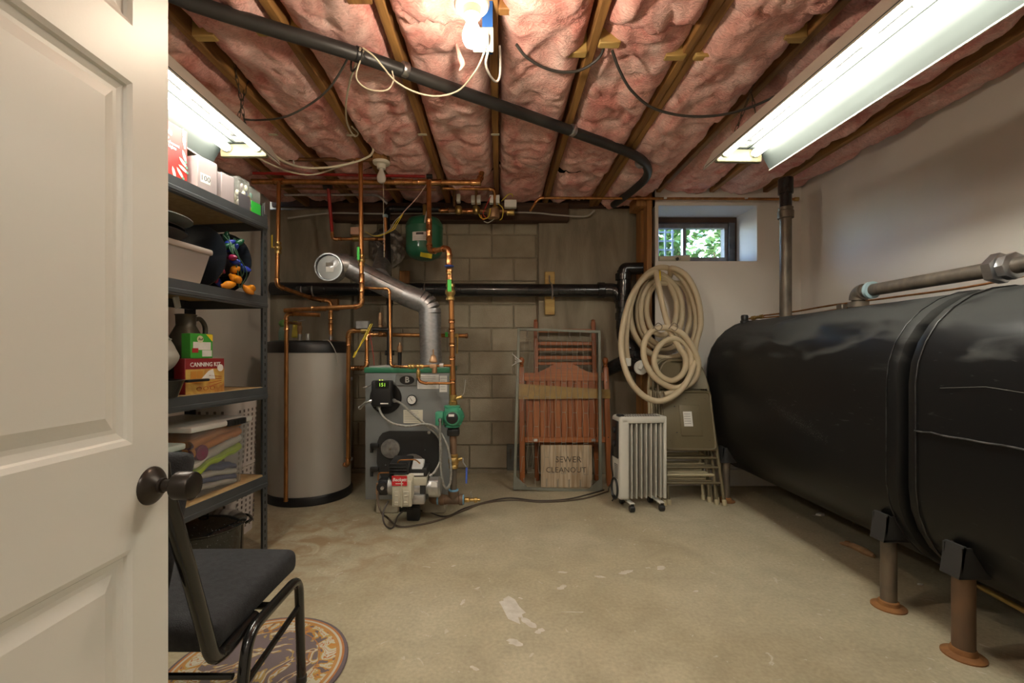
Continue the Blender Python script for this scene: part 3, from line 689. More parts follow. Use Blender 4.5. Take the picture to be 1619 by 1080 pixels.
# debris on the floor by the tank legs
st = thing('scrap_stick', 'splintered brown stick lying on the floor beside the tank leg', 'stick', P(1355,873,2.38))
MB().tube(catmull([P(1328,862,2.46)+Vector((0,0,.012)), P(1350,868,2.41)+Vector((0,0,.014)), P(1382,884,2.30)+Vector((0,0,.014))], 5), [.006,.010,.012,.014,.014,.016,.017,.018,.020,.016,.010], 8).to('wood', mat('scrap_wood', (.36,.22,.11), .9, col2=(.25,.14,.07), vs=30, bump=.5), st)
for i, (px, py, c, lb) in enumerate(((1297,815,.030,'flat grey stone chip lying on the floor under the tank'),(1340,858,.018,'small rusty lump on the floor beside the stick'),(1455,925,.014,'small pale chip on the floor between the tank legs'))):
    s_ = (py-560)/CH; x, y = (px-790)/s_, F/s_; rr = random.Random(i)
    b = MB(); n = 7; pts = [(x+c*math.cos(2*PI*k/n)*rr.uniform(.7,1.1), y+c*.7*math.sin(2*PI*k/n)*rr.uniform(.7,1.1)) for k in range(n)]
    b.add([(a,b_,.0012) for a,b_ in pts]+[(x+(a-x)*.8,y+(b_-y)*.8,c*.4) for a,b_ in pts], [list(range(n))[::-1],[n+k for k in range(n)]]+[(k,(k+1)%n,(k+1)%n+n,k+n) for k in range(n)])
    tag(b.to('debris_chip', RUST if i == 1 else PAINTSPOT, smooth=False), lb, 'debris')
# ================================================================== DOOR
DX = -.62
DOORM = mat('cream_door_paint', (.74,.725,.66), .38, 0, col2=(.72,.705,.64), vs=2, bump=.02, bs=200)
DK = mat('oil_rubbed_bronze', (.030,.024,.020), .33, .6, col2=(.045,.035,.028), vs=14)
d = thing('door_1', None, None, (DX-.018, .45, 0)); d['kind'] = 'structure'
Y0, Y1, ZT, ZB = .066, .8457, 2.035, .012
cols = [(.155, .413), (.506, .764)]
rows = [(.255, .712), (.888, 1.498), (1.594, 1.90)]
MB().bx(DX-.026, DX-.010, Y0, Y1, ZB, ZT).to('core', DOORM, d, smooth=False)
fm = MB()
def fbx(y0, y1, z0, z1): fm.bx(DX-.036, DX, y0, y1, z0, z1)
fbx(Y0, cols[0][0], ZB, ZT); fbx(cols[0][1], cols[1][0], ZB, ZT); fbx(cols[1][1], Y1, ZB, ZT)
for c in cols:
    zs = [ZB]+[z for r in rows for z in r]+[ZT]
    for i in range(0, len(zs), 2): fbx(c[0], c[1], zs[i], zs[i+1])
fm.to('door_frame', DOORM, d, smooth=False)
for c in cols:
    for r in rows:
        levels = [(0.,0.),(.008,-.003),(.011,-.007),(.022,-.0095),(.029,-.0095),(.050,-.003),(.052,-.003)]
        vs = []; fs = []
        for ins, h in levels:
            vs += [(DX+h, c[0]+ins, r[0]+ins),(DX+h, c[1]-ins, r[0]+ins),(DX+h, c[1]-ins, r[1]-ins),(DX+h, c[0]+ins, r[1]-ins)]
        for i in range(len(levels)-1):
            for k in range(4): fs.append((i*4+k, i*4+(k+1)%4, i*4+4+(k+1)%4, i*4+4+k))
        e = (len(levels)-1)*4; fs.append((e,e+1,e+2,e+3))
        MB().add(vs, fs).to('panel', DOORM, d, smooth=False)
ky, kz = .805, .806
q = .861
def kl(prof): return [(a*q, b*q) for a, b in prof]
kn = MB().lathe(kl([(.039,0),(.0385,.003),(.034,.008),(.020,.017),(.0155,.020),(.0155,.026),(.0125,.027)]), (DX,ky,kz), (1,0,0), 32).to('rose', DK, d)
MB().lathe(kl([(.0120,.02),(.0120,.055)]), (DX,ky,kz), (1,0,0), 20).to('spindle', DK, kn)
MB().lathe(kl([(.010,.050),(.026,.051),(.0285,.054),(.0285,.086),(.027,.0885),(.0262,.0875),(.024,.089),(.001,.0895)]), (DX,ky,kz), (1,0,0), 36).to('knob', DK, kn)
MB().bx(DX-.026, DX-.010, Y1, Y1+.003, kz-.04, kz+.04).to('latch_plate', DK, d, smooth=False)
# ================================================================== RUG AND CHAIR
def rug_mat():
    m = bpy.data.materials.new('rug_floral'); m.use_nodes = True; n = m.node_tree.nodes; l = m.node_tree.links; b = n['Principled BSDF']; b.inputs['Roughness'].default_value = .95
    tc = n.new('ShaderNodeTexCoord')
    ln = n.new('ShaderNodeVectorMath'); ln.operation = 'LENGTH'; l.new(tc.outputs['Object'], ln.inputs[0])
    t = n.new('ShaderNodeTexNoise'); t.inputs['Scale'].default_value = 9; t.inputs['Detail'].default_value = 3; t.inputs['Distortion'].default_value = 2.6; l.new(tc.outputs['Object'], t.inputs['Vector'])
    r = n.new('ShaderNodeValToRGB'); r.color_ramp.interpolation = 'CONSTANT'; e = r.color_ramp.elements
    e[0].position = 0; e[0].color = (.15,.115,.12,1); e[1].position = .40; e[1].color = (.48,.22,.05,1)
    for p, c in ((.45,(.42,.29,.09)),(.485,(.50,.47,.36)),(.56,(.42,.16,.05)),(.585,(.52,.49,.40)),(.66,(.40,.27,.09))): x = e.new(p); x.color = (*c,1)
    l.new(t.outputs['Fac'], r.inputs['Fac'])
    r2 = n.new('ShaderNodeValToRGB'); r2.color_ramp.interpolation = 'CONSTANT'; e2 = r2.color_ramp.elements
    l.new(ln.outputs['Value'], r2.inputs['Fac'])
    e2[0].position = 0; e2[0].color = (0,0,0,1); e2[1].position = .188; e2[1].color = (.42,.18,.05,.9)
    for p, c in ((.194,(0,0,0,0)),(.245,(.45,.22,.06,.95)),(.256,(.50,.47,.38,.95)),(.264,(.42,.16,.05,.95)),(.272,(.135,.105,.115,1))): x = e2.new(p); x.color = c
    e2[0].color = (0,0,0,0)
    mx = n.new('ShaderNodeMix'); mx.data_type = 'RGBA'; l.new(r2.outputs['Alpha'], mx.inputs['Factor']); l.new(r.outputs[0], mx.inputs[6]); l.new(r2.outputs[0], mx.inputs[7])
    # greyer field in the middle medallion
    md = n.new('ShaderNodeMapRange'); md.inputs[1].default_value = .19; md.inputs[2].default_value = .185; md.inputs[3].default_value = 0; md.inputs[4].default_value = 1; l.new(ln.outputs['Value'], md.inputs[0])
    t3 = n.new('ShaderNodeTexNoise'); t3.inputs['Scale'].default_value = 7; t3.inputs['Distortion'].default_value = 3; l.new(tc.outputs['Object'], t3.inputs['Vector'])
    r3 = n.new('ShaderNodeValToRGB'); r3.color_ramp.interpolation = 'CONSTANT'; e3 = r3.color_ramp.elements
    e3[0].position = 0; e3[0].color = (.17,.13,.135,1); e3[1].position = .50; e3[1].color = (.42,.28,.10,1)
    for p, c in ((.545,(.52,.48,.38)),(.60,(.40,.20,.07)),(.63,(.17,.13,.135))): x = e3.new(p); x.color = (*c,1)
    l.new(t3.outputs['Fac'], r3.inputs['Fac'])
    m2 = n.new('ShaderNodeMix'); m2.data_type = 'RGBA'; l.new(md.outputs[0], m2.inputs['Factor']); l.new(mx.outputs[2], m2.inputs[6]); l.new(r3.outputs[0], m2.inputs[7])
    l.new(m2.outputs[2], b.inputs['Base Color'])
    t4 = n.new('ShaderNodeTexNoise'); t4.inputs['Scale'].default_value = 300; l.new(tc.outputs['Object'], t4.inputs['Vector'])
    bp = n.new('ShaderNodeBump'); bp.inputs['Strength'].default_value = .5; bp.inputs['Distance'].default_value = .004; l.new(t4.outputs['Fac'], bp.inputs['Height']); l.new(bp.outputs[0], b.inputs['Normal'])
    return m
rg = MB().lathe([(.280,0),(.286,.003),(.284,.008),(.276,.010),(.001,.010)], (-.80,1.49,.001), (0,0,1), 64).to('round_rug', rug_mat(), origin=(-.80,1.49,.001))
tag(rg, 'small round rug with orange and cream floral pattern under the black chair', 'rug')
ch = thing('banquet_chair', 'black upholstered banquet chair with tubular legs beside the open door', 'chair', (-.86,1.24,0))
FAB = mat('black_upholstery', (.014,.0145,.017), .85, 0, col2=(.024,.025,.028), vs=60, bump=.35, bs=320)
FRM = mat('black_gloss_frame', (.013,.012,.011), .22, .2, coat=.4)
cx0, cx1 = -1.055, -.655
# cushioned seat
def seatfn(u, v): return None
sb = bmesh.new(); bmesh.ops.create_cube(sb, size=1)
for v in sb.verts: v.co = Vector((v.co.x*.415, v.co.y*.425, v.co.z*.075))
bmesh.ops.bevel(sb, geom=sb.edges[:], offset=.034, segments=5, profile=.6, affect='EDGES')
bmesh.ops.subdivide_edges(sb, edges=[e for e in sb.edges if e.calc_length() > .1], cuts=6, use_grid_fill=True)
for v in sb.verts:
    k = max(0, 1-(v.co.x/.2)**2)*max(0, 1-(v.co.y/.21)**2)
    if v.co.z > 0: v.co.z += .016*k
    if v.co.y > .1: v.co.x *= 1+.0*(v.co.y-.1); v.co.z -= .35*(v.co.y-.1)**2*4*.2
sm = MB(); sb.verts.ensure_lookup_table(); sb.verts.index_update()
sm.add([v.co+Vector(((cx0+cx1)/2, 1.245, .385)) for v in sb.verts], [[v.index for v in f.verts] for f in sb.faces]); sb.free()
sm.to('seat', FAB, ch, angle=180)
for i, sx in enumerate((cx1+.035, cx0-.035)):
    inn = -.012 if i == 0 else .012
    o_ = sx
    pth, _ = fillet([(o_+(.02 if i == 0 else -.02),1.0,.02),(o_,1.115,.352),(o_,1.395,.352),(o_,1.415,.02)], .05, 6)
    lg = MB().tube(pth, .014, 10).to('leg_frame', FRM, ch)
    for p_ in (pth[0], pth[-1]):
        MB().lathe([(.015,-.005),(.016,.0),(.016,.018),(.0135,.020)], (p_.x,p_.y,.005 if p_.y < 1.2 else .017), (0,0,1), 12).to('foot_glide', BLACK, lg)
    MB().tube([(o_+(.008 if i == 0 else -.008),1.07,.245),(o_,1.405,.262)], .0085, 8).to('side_stretcher', FRM, ch)
    bw = sx-(.035 if i == 0 else -.035)+(.004 if i == 0 else -.012)
    pb, _ = fillet([(bw,1.20,.345),(bw,1.03,.335),(bw,.948,.58),(bw,.870,.80),(bw,.866,.83)], .045, 6)
    MB().tube(pb, .0165, 10).to('back_post', FRM, ch)
MB().tube([(cx0-.03,1.06,.285),(cx1+.03,1.06,.285)], .0075, 8).to('cross_stretcher', FRM, ch)
MB().tube([(cx0-.035,1.25,.345),(cx1+.035,1.25,.345)], .010, 8).to('seat_rail', FRM, ch)
MB().rbox(((cx0+cx1)/2-.012,.955,.665),(.375,.045,.33),.02,3,rot=(-.31,0,0)).to('backrest', FAB, ch)
MB().tube(fillet([(cx0-.012,.866,.825),(cx0+.0,.864,.85),(cx1-.010,.864,.85),(cx1+.004,.866,.825)], .03)[0], .0145, 10).to('top_rail', FRM, ch)
# ================================================================== PIPE HELPERS
def pipe(name, label, pts, r, m=COPPER, fm=COPPER_BRIGHT, bend=.03, n=12, cat='pipe', parent=None, couplings=(), group=None, elbows=True):
    pts = [Vector(p) for p in pts]
    t = parent or thing(name, label, cat, pts[0], group=group)
    path, arcs = fillet(pts, bend, 6)
    MB().tube(path, r, n).to('tube', m, t)
    if elbows:
        for a in arcs:
            d0 = (a[1]-a[0]).normalized(); d1 = (a[-1]-a[-2]).normalized()
            q = [a[0]-d0*r*.9]+a+[a[-1]+d1*r*.9]
            b = MB().tube(q, r*1.16, n)
            b.tube([q[0], q[0]+d0*r*.7], r*1.30, n).tube([q[-1]-d1*r*.7, q[-1]], r*1.30, n)
            b.to('elbow', fm, t)
    for p, d in couplings:
        p = Vector(p); d = Vector(d).normalized()
        MB().tube([p-d*r*2.0, p-d*r*1.8, p-d*r*1.3, p+d*r*1.3, p+d*r*1.8, p+d*r*2.0], [r*1.05,r*1.3,r*1.18,r*1.18,r*1.3,r*1.05], n).to('coupling', fm, t)
    return t
def ball_valve(t, p, d, r, hm, hside=(1,0,0), hl=.09, hand='lever'):
    p = Vector(p); d = Vector(d).normalized(); h = Vector(hside).normalized()
    b = MB().lathe([(r*1.35,-r*3.2),(r*1.7,-r*3.0),(r*1.7,-r*2.0),(r*1.35,-r*1.8),(r*1.5,-r*1.2),(r*1.95,-r*.5),(r*1.95,r*.5),(r*1.5,r*1.2),(r*1.35,r*1.8),(r*1.7,r*2.0),(r*1.7,r*3.0),(r*1.35,r*3.2)], p, d, 12)
    v = b.to('valve_body', BRASS, t)
    MB().cyl(p, p+h*r*2.9, r*.55, n=10).to('valve_stem', BRASS, v)
    c = p+h*r*2.9
    w = d.cross(h).normalized()
    M = basis(c, w, h, d)
    MB().rbox((0,0,hl*.45),(r*1.5,.005,hl),.002,1,M=M).to('lever', hm, v)
    return v
# ================================================================== WATER HEATER
hx, hy, hr = -1.41, 3.36, .29
wh = thing('water_heater', 'tall light grey cylindrical water heater with black top and base rings', 'water heater', (hx,hy,0))
JACK = mat('heater_jacket', (.46,.44,.40), .42, .05, col2=(.43,.41,.37), vs=3)
MB().lathe([(hr+.006,0),(hr+.012,.004),(hr+.012,.045),(hr+.004,.062),(hr-.01,.064)], (hx,hy,0), (0,0,1), 64).to('base_ring', BLACK, wh)
MB().lathe([(hr,.055),(hr,1.06)], (hx,hy,0), (0,0,1), 72).to('jacket', JACK, wh)
MB().lathe([(hr-.01,1.048),(hr+.006,1.050),(hr+.007,1.105),(hr-.004,1.124),(hr-.035,1.135),(.001,1.138)], (hx,hy,0), (0,0,1), 64).to('top_cap', BLACK, wh)
for px, py, Y in ((474,533,3.30),(487,533,3.25),(523,533,3.36)):
    p = P(px, py, Y); MB().lathe([(.014,0),(.014,.05),(.011,.052)], (p.x,p.y,1.135), (0,0,1), 12).to('nipple', CHROME, wh)
MB().lathe([(.05,0),(.05,.006),(.02,.01)], (P(523,533,3.36).x,3.36,1.134), (0,0,1), 18).to('rust_ring', RUST, wh)
rv_ = MB().lathe([(.016,0),(.016,.012),(.012,.014),(.018,.03),(.018,.06),(.012,.065),(.014,.09),(.001,.092)], (P(474,533,3.30).x,3.30,1.185), (0,0,1), 14).to('relief_valve', BRONZE, wh)
MB().rbox((P(474,533,3.30).x+.01,3.30,1.285),(.06,.012,.005),.002,1,rot=(0,-.15,.3)).to('relief_lever', CHROME, rv_)
MB().box((P(466,533,3.30).x,3.31,1.22),(.04,.003,.12),rot=(0,.1,.2)).to('warning_tag', mat('yellow_tag', (.42,.33,.03), .6), wh, smooth=False)
MB().tube(catmull([(hx+.16,3.20,1.138),(hx+.22,3.16,1.13),(hx+.262,3.17,1.05),(hx+.272,3.19,.97)], 6), .003, 6).to('sensor_wire', GREYWIRE, wh)
for z_ in (.86,.27): MB().lathe([(.02,0),(.02,.015),(.013,.018),(.013,.04)], (hx+hr*.985,3.33,z_), (1,-.1,0), 14).to('side_port', CHROME, wh)
jar = thing('glass_jar', 'small green glass jar standing on the water heater top', 'jar', (P(442,520,3.30).x+.02,3.32,1.136))
jx, jy = jar.location.x, jar.location.y
MB().lathe([(.034,0),(.036,.01),(.036,.07),(.026,.085),(.026,.10),(.024,.10),(.024,.084),(.032,.07),(.032,.012),(.001,.01)], (jx,jy,1.138), (0,0,1), 20).to('glass', clear_mat('jar_glass', (.35,.5,.4), .35, .08), jar)
MB().sphere((jx,jy,1.265), .032, n=8, sc=(1.1,1,.9)).to('green_stuffing', mat('jar_green', (.05,.14,.04), .6, col2=(.15,.3,.06), vs=40), jar)
# ================================================================== BOILER
YB0 = 2.92
bx0, bx1, bz0, bz1, byd = -.869, -.325, .10, .945, .46
bo = thing('boiler', 'grey oil boiler cabinet with green top trim and black burner door', 'boiler', ((bx0+bx1)/2, YB0+byd/2, 0))
GREYP = mat('boiler_grey_enamel', (.195,.203,.203), .42, .1, col2=(.175,.183,.183), vs=3)
GREENP = mat('boiler_green_enamel', (.030,.16,.085), .38)
MB().rbox(((bx0+bx1)/2, YB0+byd/2, (bz0+bz1)/2), (bx1-bx0, byd, bz1-bz0-.0), .006, 2).to('cabinet', GREYP, bo)
MB().rbox(((bx0+bx1)/2, YB0+byd/2, bz1-.008), (bx1-bx0+.012, byd+.014, .036), .006, 2).to('top_trim', GREENP, bo)
MB().rbox(((bx0+bx1)/2, YB0+byd/2, bz1+.012), (bx1-bx0-.04, byd-.03, .012), .004, 1).to('top_plate', mat('top_plate_grey', (.40,.40,.38), .5), bo)
for a, b in ((bx0+.06,-.66),(-.57,bx1-.03)): MB().rbox(((a+b)/2, YB0+.21, .05), (b-a, .36, .10), .008, 1).to('base_block', BLOCKM, bo)
MB().bx(-.66,-.57,YB0+.06,YB0+.4,0.0,.10).to('base_gap', BLACK, bo, smooth=False)
yf = YB0-.001
def fr(px, py, Y=YB0): return P(px, py, Y)
# aquastat: round black plate, housing, display
c = fr(610,629); MB().lathe([(.102,0),(.102,.006),(.098,.010),(.001,.010)], (c.x,yf,c.z), (0,-1,0), 40).to('round_cover', BLACKMET, bo)
c = fr(604,622,2.86); aq = MB().rbox((c.x,2.875,c.z),(.128,.075,.165),.014,3).to('control_housing', BLACK, bo)
text(aq, '151', facing_cam((c.x+.008,2.8352,c.z+.055)), .031, mat('led_green', (.2,.35,.03), .5, emis=(.45,.9,.08), es=.16), name='display_digits', bold=.0)
MB().box((c.x+.006,2.837,c.z+.055),(.085,.002,.045)).to('display_window', mat('display_black', (.004,.005,.004), .15), aq, smooth=False)
MB().box((c.x+.02,2.8368,c.z-.062),(.05,.0012,.007)).to('print_line', PAPER, aq, smooth=False)
for dx in (-.012,.005): MB().box((c.x+dx,2.85,c.z+.085),(.008,.004,.006)).to('indicator_light', mat('led_yellow', (.5,.55,.1), .5, emis=(.6,.8,.1), es=.15), aq, smooth=False)
# makers badge
c = fr(642,601); bd = MB().rbox((c.x,yf-.003,c.z),(.137,.006,.072),.003,1).to('badge_plate', mat('badge_grey', (.20,.21,.205), .4, .3), bo)
eb = MB().lathe([(.048,0),(.048,.002),(.001,.002)], (0,0,0), (0,-1,0), 40, M=Matrix.Translation((c.x+.008,yf-.006,c.z)) @ Matrix.Diagonal((1,1,.6,1)))
eb.to('badge_oval', BLACK, bd)
text(bd, 'B', facing_cam((c.x+.009,yf-.0085,c.z+.001)), .052, mat('badge_silver', (.6,.62,.6), .35, .3), bold=.0012)
def sheet(x0, y0, x1, y1, name, m, lines=0, parent=bo, Y=YB0, off=.0015):
    a = fr(x0,y0,Y); b = fr(x1,y1,Y)
    s = MB().bx(a.x,b.x,Y-off-.001,Y-off,b.z,a.z).to(name, m, parent, smooth=False)
    if lines:
        for i in range(lines):
            z = a.z-(a.z-b.z)*(i+1)/(lines+1); w = (b.x-a.x)*random.uniform(.6,.85)
            MB().bx(a.x+.006,a.x+.006+w,Y-off-.0016,Y-off-.001,z-.0012,z+.0012).to('print_line', mat('print_grey', (.30,.29,.28), .7), s, smooth=False)
    return s
sheet(660,592.5,694,615,'instruction_label',PAPER,6); sheet(695,594,707,620,'warning_label',PAPER,5); sheet(638,648,668.5,669,'rating_label',mat('paper_cream', (.60,.57,.46), .7),7)
c = fr(711,612); MB().bx(bx1-.0,bx1+.0015,YB0+.02,YB0+.09,fr(0,634).z,fr(0,594).z).to('energy_guide', mat('energy_yellow', (.62,.60,.03), .6), bo, smooth=False)
# gauge
c = fr(651.5,632); gg = MB().lathe([(.032,0),(.033,.004),(.032,.014),(.027,.015),(.027,.011)], (c.x,yf,c.z), (0,-1,0), 32).to('pressure_gauge', BLACK, bo)
MB().lathe([(.0265,0),(.0265,.001),(.001,.001)], (c.x,yf-.0125,c.z), (0,-1,0), 28).to('gauge_face', PAPER, gg)
MB().box((c.x-.004,yf-.0142,c.z+.004),(.003,.001,.030),rot=(0,-.6,0)).to('gauge_needle', PRINT, gg, smooth=False)
for k in range(7):
    a = math.radians(-120+40*k); MB().box((c.x+.020*math.sin(a),yf-.0138,c.z+.020*math.cos(a)),(.0015,.0008,.005),rot=(0,a,0)).to('gauge_tick', REDWIRE if k > 4 else PRINT, gg, smooth=False)
# burner door: cast plate with cut corners
def poly_plate(pts, y, d, bevel=0): return MB().prism([(fr(a,b).x, fr(a,b).z) for a,b in pts], d, Matrix.Translation((0,y,0)))
dp = [(606,684),(601,690),(598,698),(597,730),(600,745),(606,756),(612,760),(680,760),(688,748),(694,733),(695,700),(693,692),(688,685),(682,681.5),(616,681)]
DOORB = mat('burner_door_black', (.010,.010,.010), .55, 0, col2=(.018,.017,.016), vs=6)
bdoor = poly_plate(dp[::-1], YB0-.022, .020).to('burner_door', DOORB, bo, smooth=False)
for py in (703,740):
    c = fr(594,py); h = MB().rbox((c.x,YB0-.026,c.z),(.055,.030,.028),.006,2).to('door_hinge', BLACKMET, bo)
    MB().cyl((c.x-.018,YB0-.03,c.z-.045),(c.x-.018,YB0-.03,c.z+.01),.010, n=10).to('hinge_pin', BLACKMET, h)
c = fr(619,708); MB().lathe([(.060,0),(.062,.006),(.060,.014),(.052,.016),(.001,.018)], (c.x,YB0-.021,c.z), (0,-1,0), 34).to('observation_cover', mat('scorched_plate', (.24,.225,.20), .6, .4, col2=(.13,.12,.11), vs=28), bdoor)
MB().lathe([(.009,0),(.007,.008),(.001,.009)], (c.x,YB0-.039,c.z), (0,-1,0), 10).to('cover_bolt', STEEL, bdoor)
for px,py in ((679,683),(673,710),(611,734)):
    c = fr(px,py); MB().lathe([(.011 if px == 679 else .004,0),(.009 if px == 679 else .003,.008),(.001,.01)], (c.x,YB0-.021,c.z), (0,-1,0), 10).to('door_bolt', CHROME, bdoor)
# ---- oil burner bolted to the door
bu = thing('oil_burner', 'cream oil burner with red maker plate on the boiler door', 'burner', (-.56,2.70,.15))
BCREAM = mat('burner_cream_cast', (.50,.47,.37), .5, .15, col2=(.44,.41,.31), vs=16)
def fb(px, py, Y=2.62): return P(px, py, Y)
ca = fb(636,780,2.68)
MB().lathe([(.085,0),(.088,.012),(.088,.02)], (ca.x+.02,YB0-.022,ca.z+.10), (0,-1,0), 34).to('mounting_flange', mat('flange_grey', (.20,.18,.16), .55, .5), bu)
MB().lathe([(.055,0),(.055,.16)], (ca.x+.02,YB0-.03,ca.z+.08), (0,-1,0), 28).to('air_tube', STEEL, bu)
# fan housing: snail drum on an X axis
x0, x1 = fb(620,0).x, fb(653,0).x
hz = fb(0,774).z
fh = MB().lathe([(.10,0),(.108,.006),(.108,x1-x0-.006),(.10,x1-x0)], (x0,2.715,hz), (1,0,0), 36).rbox(((x0+x1)/2,2.70,hz+.035),(x1-x0,.17,.085),.012,2).to('fan_housing', BCREAM, bu)
MB().rbox(((x0+x1)/2,2.612,hz-.02),(x1-x0-.008,.03,.15),.008,2).to('housing_front', BCREAM, fh)
for i in range(2): MB().rbox((x0+.03+i*.055,2.597,hz-.045),(.034,.008,.085),.004,1).to('housing_panel', mat('burner_cream_dark', (.40,.37,.29), .55), fh)
for i in range(4): MB().rbox((x0+.03+(i%2)*.055,2.591,hz-.028-(i//2)*.038),(.020,.004,.010),.002,1).to('housing_rib', BCREAM, fh)
MB().box(((x0+x1)/2,2.596,hz-.02),(.006,.012,.15)).to('housing_seam', BCREAM, fh, smooth=False)
a = fb(620,752,2.60); b = fb(644,767.5,2.60)
lb = MB().bx(a.x,b.x,2.592,2.595,b.z,a.z).to('maker_plate', mat('maker_red', (.50,.015,.02), .4), bu, smooth=False)
text(lb, 'Beckett', facing_cam(((a.x+b.x)/2,2.5912,(a.z+b.z)/2+.006)), .026, PAPER, shear=.25, bold=.0005)
MB().bx(a.x+.022,b.x-.022,2.5905,2.5915,b.z+.010,b.z+.014).to('print_line', PAPER, lb, smooth=False)
# igniter box (black, ribbed) and control module on top
c = fb(634,740,2.70); ig = MB().rbox((c.x,2.72,c.z),(.120,.16,.095),.010,2,rot=(.12,0,0)).to('igniter_box', BLACK, bu)
for i in range(5): MB().rbox((c.x-.005,2.64,c.z-.034+i*.018),(.10,.02,.006),.002,1).to('igniter_rib', BLACKMET, ig)
c = fb(661,758,2.69); mb = MB().rbox((c.x,2.71,c.z),(.115,.14,.050),.006,2).to('junction_box', mat('burner_cream_dark', (.40,.37,.29), .55), bu)
c = fb(662,744,2.69); cm = MB().rbox((c.x,2.715,c.z),(.112,.13,.050),.008,2).to('control_module', BLACK, bu)
MB().rbox((c.x-.003,2.69,c.z+.033),(.068,.085,.022),.004,1,rot=(.55,0,0)).to('module_label', mat('label_grey', (.45,.45,.44), .5), cm)
MB().box((c.x-.002,2.649,c.z-.012),(.075,.002,.014)).to('module_print', PAPER, cm, smooth=False)
# motor drum on the right, coupling, pump on the left
mz = fb(0,776).z
m_ = MB().lathe([(.045,0),(.055,.004),(.055,.045),(.042,.05),(.042,.085),(.060,.09),(.062,.145),(.050,.158),(.001,.16)], (x1-.005,2.70,mz), (1,0,0), 30).to('motor', CHROME, bu)
MB().box((x1+.052,2.645,mz),(.032,.01,.05)).to('motor_gap', BLACK, m_, smooth=False)
MB().rbox((x1+.028,2.655,mz-.055),(.075,.06,.055),.008,2).to('capacitor_box', mat('cast_grey', (.36,.35,.33), .45, .6), m_)
MB().box((x1+.118,2.643,mz+.03),(.034,.012,.030)).to('motor_label', PAPER, m_, smooth=False)
MB().lathe([(.05,0),(.055,.008),(.055,.035),(.045,.04)], (x0,2.70,mz+.006), (-1,0,0), 26).to('pump_flange', mat('cast_grey', (.36,.35,.33), .45, .6), bu)
pm = MB().rbox((x0-.066,2.70,mz+.005),(.058,.085,.095),.012,2).lathe([(.03,0),(.03,.02),(.001,.022)], (x0-.066,2.658,mz+.012), (0,-1,0), 18).to('fuel_pump', BLACK, bu)
MB().lathe([(.010,0),(.010,.012),(.001,.014)], (x0-.060,2.636,mz+.012), (0,-1,0), 8).to('pump_screw', CHROME, pm)
MB().lathe([(.012,0),(.012,.03),(.008,.034),(.008,.06)], (x0-.102,2.69,mz-.01), (0,0,-1), 8).lathe([(.010,0),(.010,.035)], (x0-.102,2.69,mz-.01), (0,0,1), 8).to('pump_fitting', BRONZE, pm)
MB().tube(fillet([(x0-.10,2.69,mz+.04),(x0-.10,2.69,mz+.085),(x0+.03,2.68,mz+.09),(x0+.05,2.70,mz+.08)], .02)[0], .0045, 8).to('nozzle_line', COPPER, bu)
MB().tube(fillet([(x0+.02,2.66,fb(0,752,2.66).z+.06),(x0+.03,2.65,fb(0,727,2.66).z),(x0+.13,2.65,fb(0,727,2.66).z+.004),(x0+.15,2.69,fb(0,735,2.66).z)], .02)[0], .004, 8).to('wire_bail', COPPER, bu)
MB().rbox((-.54,2.84,.045),(.08,.05,.09),.006,1).to('burner_pedestal', BLACK, bu)
# ---- flexible armoured conduits
FLEX = mat('armoured_conduit', (.36,.35,.315), .45, .5, col2=(.24,.235,.21), vs=60)
def conduit(label, pts, r=.0082, m=FLEX):
    p = catmull(pts, 14); t = thing('conduit', label, 'cable', pts[0])
    rs = [r*(1 if i % 2 else .86) for i in range(len(p))]
    MB().tube(p, rs, 9).to('sheath', m, t)
    for q, d in ((p[0], p[0]-p[1]), (p[-1], p[-1]-p[-2])):
        MB().lathe([(r*1.1,0),(r*1.5,.002),(r*1.5,.016),(r*1.1,.018)], q-d.normalized()*.016, d.normalized(), 10).to('connector', CHROME, t)
    return t
conduit('armoured conduit from the right of the black control box down to the burner', [fr(622,633,2.86),fr(634,638,2.82),fr(652,654,2.80),fr(672,671,2.80),fr(690,687,2.80),fr(697,702,2.80),fr(696,728,2.76),fr(688,745,2.72),fr(679,753,2.70)])
conduit('armoured conduit looping from under the control box to the circulator pump', [fr(598,643,2.865),fr(606,659,2.83),fr(622,670,2.81),fr(645,674,2.80),fr(668,671,2.79),fr(686,674,2.78),fr(700,690,2.77),fr(709,712,2.76),fr(713,738,2.75),fr(712,762,2.74),fr(706,772,2.73),fr(700,762,2.73),fr(697,735,2.74),fr(696,700,2.75),fr(696,662,2.76)])
conduit('short armoured conduit leaving the left of the control box', [fr(588,634,2.865),fr(578,637,2.86),fr(571,643,2.88),fr(569,645,2.95)], .008)
conduit('thin grey wire hooked beside the boiler control box', [fr(586,609,2.88),fr(578,613,2.89),fr(574,613,2.90),fr(580,611,2.91)], .0025, GREYWIRE)
# ================================================================== RETURN PIPING WITH GREEN CIRCULATOR
CG = mat('circulator_green', (.035,.22,.13), .42, 0, col2=(.05,.27,.16), vs=8, coat=.2)
YR = 2.82
sc_ = F/YR
rp = thing('return_riser', 'thick copper riser with green circulator and brass valves beside the boiler', 'pipe', P(717,790,YR))
def rr(px, py, Y=YR): return P(px, py, Y)
xr = rr(716,0).x
MB().cyl(rr(716.5,638), rr(713.5,470), .0165, n=16).to('tube', COPPER, rp)
for py in (603,566,545,522,508):
    p = rr(715.3-(603-py)*.012, py); MB().lathe([(.0175,-.012),(.0215,-.010),(.0195,-.006),(.0195,.006),(.0215,.010),(.0175,.012)], p, (0,0,1), 16).to('coupling', COPPER_BRIGHT, rp)
MB().lathe([(.022,0),(.026,.004),(.026,.026),(.021,.03),(.021,.045),(.025,.05),(.025,.066)], rr(716.5,641), (0,0,1), 8).to('isolation_flange', BRASS, rp)
